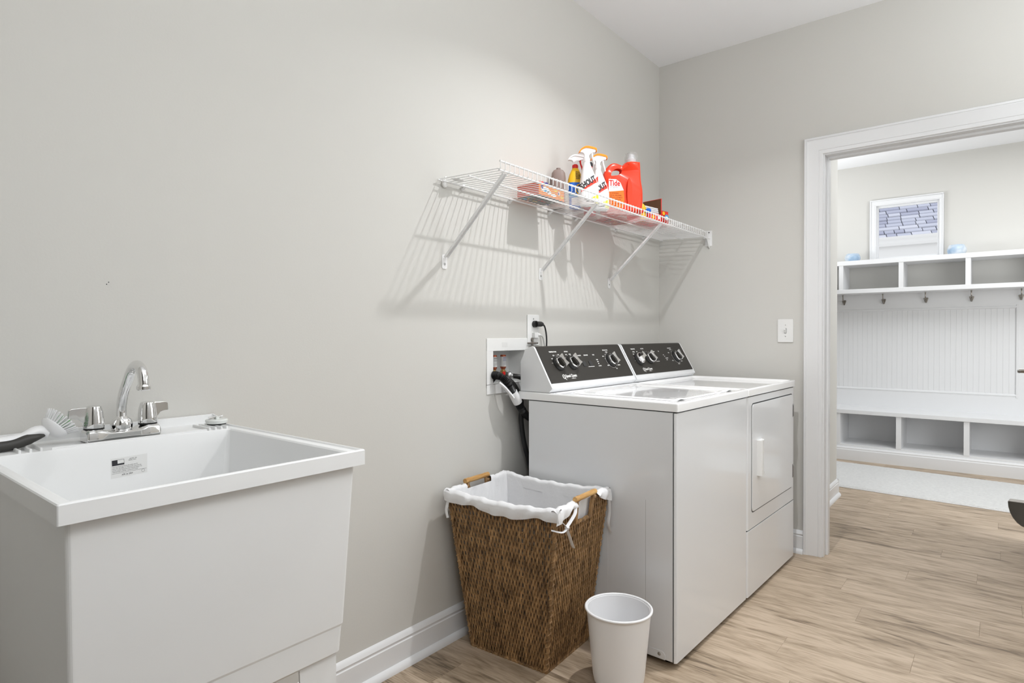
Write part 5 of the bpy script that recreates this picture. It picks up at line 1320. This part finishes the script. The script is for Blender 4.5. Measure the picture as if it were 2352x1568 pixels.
# ================================================================== HALL: BENCH, CUBBIES, HOOKS
sbn = thing('storage_bench', 'white built-in bench with open cubbies along the far hall wall', 'bench', (2.99, -1.2, 0))
YL, YR = 0.10, -2.9
part('toe_base', MB().prism([(0, 0), (-0.014, 0), (-0.014, 0.092), (-0.010, 0.100), (-0.011, 0.108), (-0.004, 0.120), (0, 0.121), (0.412, 0.121), (0.412, 0)], (2.786, YR, 0), (1, 0, 0), (0, 0, 1), (0, 1, 0), 0, YL-YR), TRIM, sbn, smooth=False)
part('bottom_shelf', MB().box(2.790, 3.203, YR, YL, 0.121, 0.140), TRIM, sbn, smooth=False, bevel=0.001, seg=1)
part('seat', MB().box(2.776, 3.203, YR, YL, 0.420, 0.455), TRIM, sbn, bevel=0.002)
for y in (-0.441, -0.912, -1.384, -1.856, -2.33, 0.03):
    part('divider', MB().box(2.788, 3.203, y-0.019, y+0.019, 0.140, 0.420), TRIM, sbn, smooth=False)
part('back_panel', MB().box(3.190, 3.203, YR, YL, 0.140, 0.42), TRIM, sbn, smooth=False)
cbs = thing('wall_cubbies', 'white row of open wall cubbies above the coat hooks', 'shelf', (3.06, -1.2, 1.51))
part('top_board', MB().box(2.900, 3.204, YR, YL, 1.770, 1.811), TRIM, cbs, bevel=0.0015, seg=1)
part('bottom_board', MB().box(2.900, 3.204, YR, YL, 1.511, 1.549), TRIM, cbs, bevel=0.0015, seg=1)
for y in (-0.441, -0.912, -1.384, -1.856, -2.33, 0.03):
    part('divider', MB().box(2.904, 3.204, y-0.018, y+0.018, 1.549, 1.770), TRIM, cbs, smooth=False)
wp = thing('wall_panelling', 'white beadboard panelling framed between bench seat and cubbies', 'panelling', (3.19, -1.2, 0.46))
m = MB(); 
m.box(3.184, 3.204, YR, YL, 1.372, 1.511); m.box(3.184, 3.204, YR, YL, 0.455, 0.612); m.box(3.184, 3.204, -1.712, -1.90, 0.612, 1.372); m.box(3.184, 3.204, -0.20, YL, 0.612, 1.372); m.box(3.1975, 3.204, -1.712, -0.20, 0.612, 1.372)
part('panel_frame', m, TRIM, wp, smooth=False)
m = MB(); ringp = [(0.0, 0.0), (-0.004, 0.003), (-0.004, 0.012), (0.004, 0.018), (0.010, 0.020)]
for a, b, c_, d in ((-0.20, -1.712, 1.372, -1), (-0.20, -1.712, 0.612, 1)):
    m.prism([(x_, z__*d) for x_, z__ in ringp]+[(0.02, 0.020*d), (0.02, 0)], (3.184, b, c_), (1, 0, 0), (0, 0, 1), (0, 1, 0), 0, a-b)
m.prism([(x_, z__) for x_, z__ in ringp]+[(0.02, 0.020), (0.02, 0)], (3.1842, -1.712, 0.600), (1, 0, 0), (0, 1, 0), (0, 0, 1), 0, 0.784)
part('panel_moulding', m, TRIM, wp, smooth=False)
bdm = MB().box(3.1955, 3.203, 0.0004, 0.0396, 0.630, 1.354).mesh('beadboard_slat', TRIM, bevel=0.0010, seg=1)
y = -1.692
while y < -0.22:
    o = link('beadboard_slat', bdm, wp, True); o.location = (0, y, 0); y += 0.040
for i, y in enumerate((-0.418, -0.747, -1.073, -1.400, -1.729)):
    lb = ('bronze coat hook nearest the doorway casing, below the first cubby', 'bronze coat hook below the divider between first and second cubby', 'bronze coat hook under the middle of the window-side cubby', 'bronze coat hook below the second cubby divider', 'bronze coat hook at the right edge of the picture, near the panel corner')[i]
    h = thing('coat_hook', lb, 'hook', (3.184, y, 1.45), group='coat hooks above the bench')
    part('plate', MB().prism([(-0.006, -0.034), (0.006, -0.034), (0.018, 0.006), (0.014, 0.012), (-0.014, 0.012), (-0.018, 0.006)], (3.184, y, 1.452), (0, 1, 0), (0, 0, 1), (-1, 0, 0), 0, 0.005), NICKEL, h, bevel=0.0015)
    m = MB().tube(spline([(3.180, y, 1.456), (3.150, y, 1.452), (3.128, y, 1.462), (3.122, y, 1.492), (3.118, y, 1.503)], 5), 0.0042, 10)
    m.lathe([(0, -0.006), (0.006, -0.003), (0.0065, 0.002), (0, 0.006)], (3.118, y, 1.506), 12)
    part('upper_prong', m, NICKEL, h)
    m = MB().tube(spline([(3.180, y, 1.440), (3.158, y, 1.424), (3.140, y, 1.436)], 5), 0.0045, 10); m.lathe([(0, -0.006), (0.0065, -0.002), (0.0065, 0.002), (0, 0.006)], (3.138, y, 1.440), 12)
    part('lower_prong', m, NICKEL, h)
for i, (y, r_, hh) in enumerate(((-0.515, 0.067, 0.075), (-1.302, 0.070, 0.085))):
    v = thing('glass_bowl', ('pale blue rounded glass bowl left of the window on the cubby top', 'pale blue rounded glass bowl right of the window on the cubby top')[i], 'bowl', (3.02, y, 1.811))
    k_ = hh/0.085
    part('bowl_body', MB().lathe([(0.0, 0.0), (r_*0.62, 0.0), (r_*0.85, 0.008*k_), (r_, 0.034*k_), (r_*0.96, 0.055*k_), (r_*0.78, 0.082*k_), (r_*0.76, 0.085*k_), (r_*0.72, 0.083*k_), (r_*0.90, 0.050*k_), (r_*0.92, 0.034*k_), (r_*0.78, 0.012*k_), (0, 0.008)], (3.02, y, 1.811), 36), CERAM, v)
# rug
rg = thing('hall_rug', 'pale grey shaggy runner rug lying in front of the white bench', 'rug', (2.08, -1.2, 0))
rr = random.Random(9)
RA = math.radians(-3.7); rc = Vector((2.075, -1.25, 0))
def rugp(a, b, z): return rc+Vector((a*math.cos(RA)-b*math.sin(RA), a*math.sin(RA)+b*math.cos(RA), z))
m = MB()
def rf(i, j):
    a = -0.465+0.93*i; b = -1.05+2.1*j; e = min(i, 1-i)*0.93; e2 = min(j, 1-j)*2.1
    z = 0.012*min(1, e/0.012)*min(1, e2/0.012)+0.002*rr.random()
    return rugp(a+(0.002*rr.random() if i in (0, 1) else 0), b, 0.003+z)
m.grid(rf, 90, 160)
part('pile', m, RUG, rg, angle=80)
m = MB(); c4 = [rugp(a, b, 0) for a, b in ((-0.469, -1.054), (0.469, -1.054), (0.469, 1.054), (-0.469, 1.054))]
m.add([c+Vector((0, 0, 0.001)) for c in c4]+[c+Vector((0, 0, 0.004)) for c in c4], [(0, 3, 2, 1), (4, 5, 6, 7), (0, 1, 5, 4), (1, 2, 6, 5), (2, 3, 7, 6), (3, 0, 4, 7)])
part('backing', m, CLOTH, rg, smooth=False)
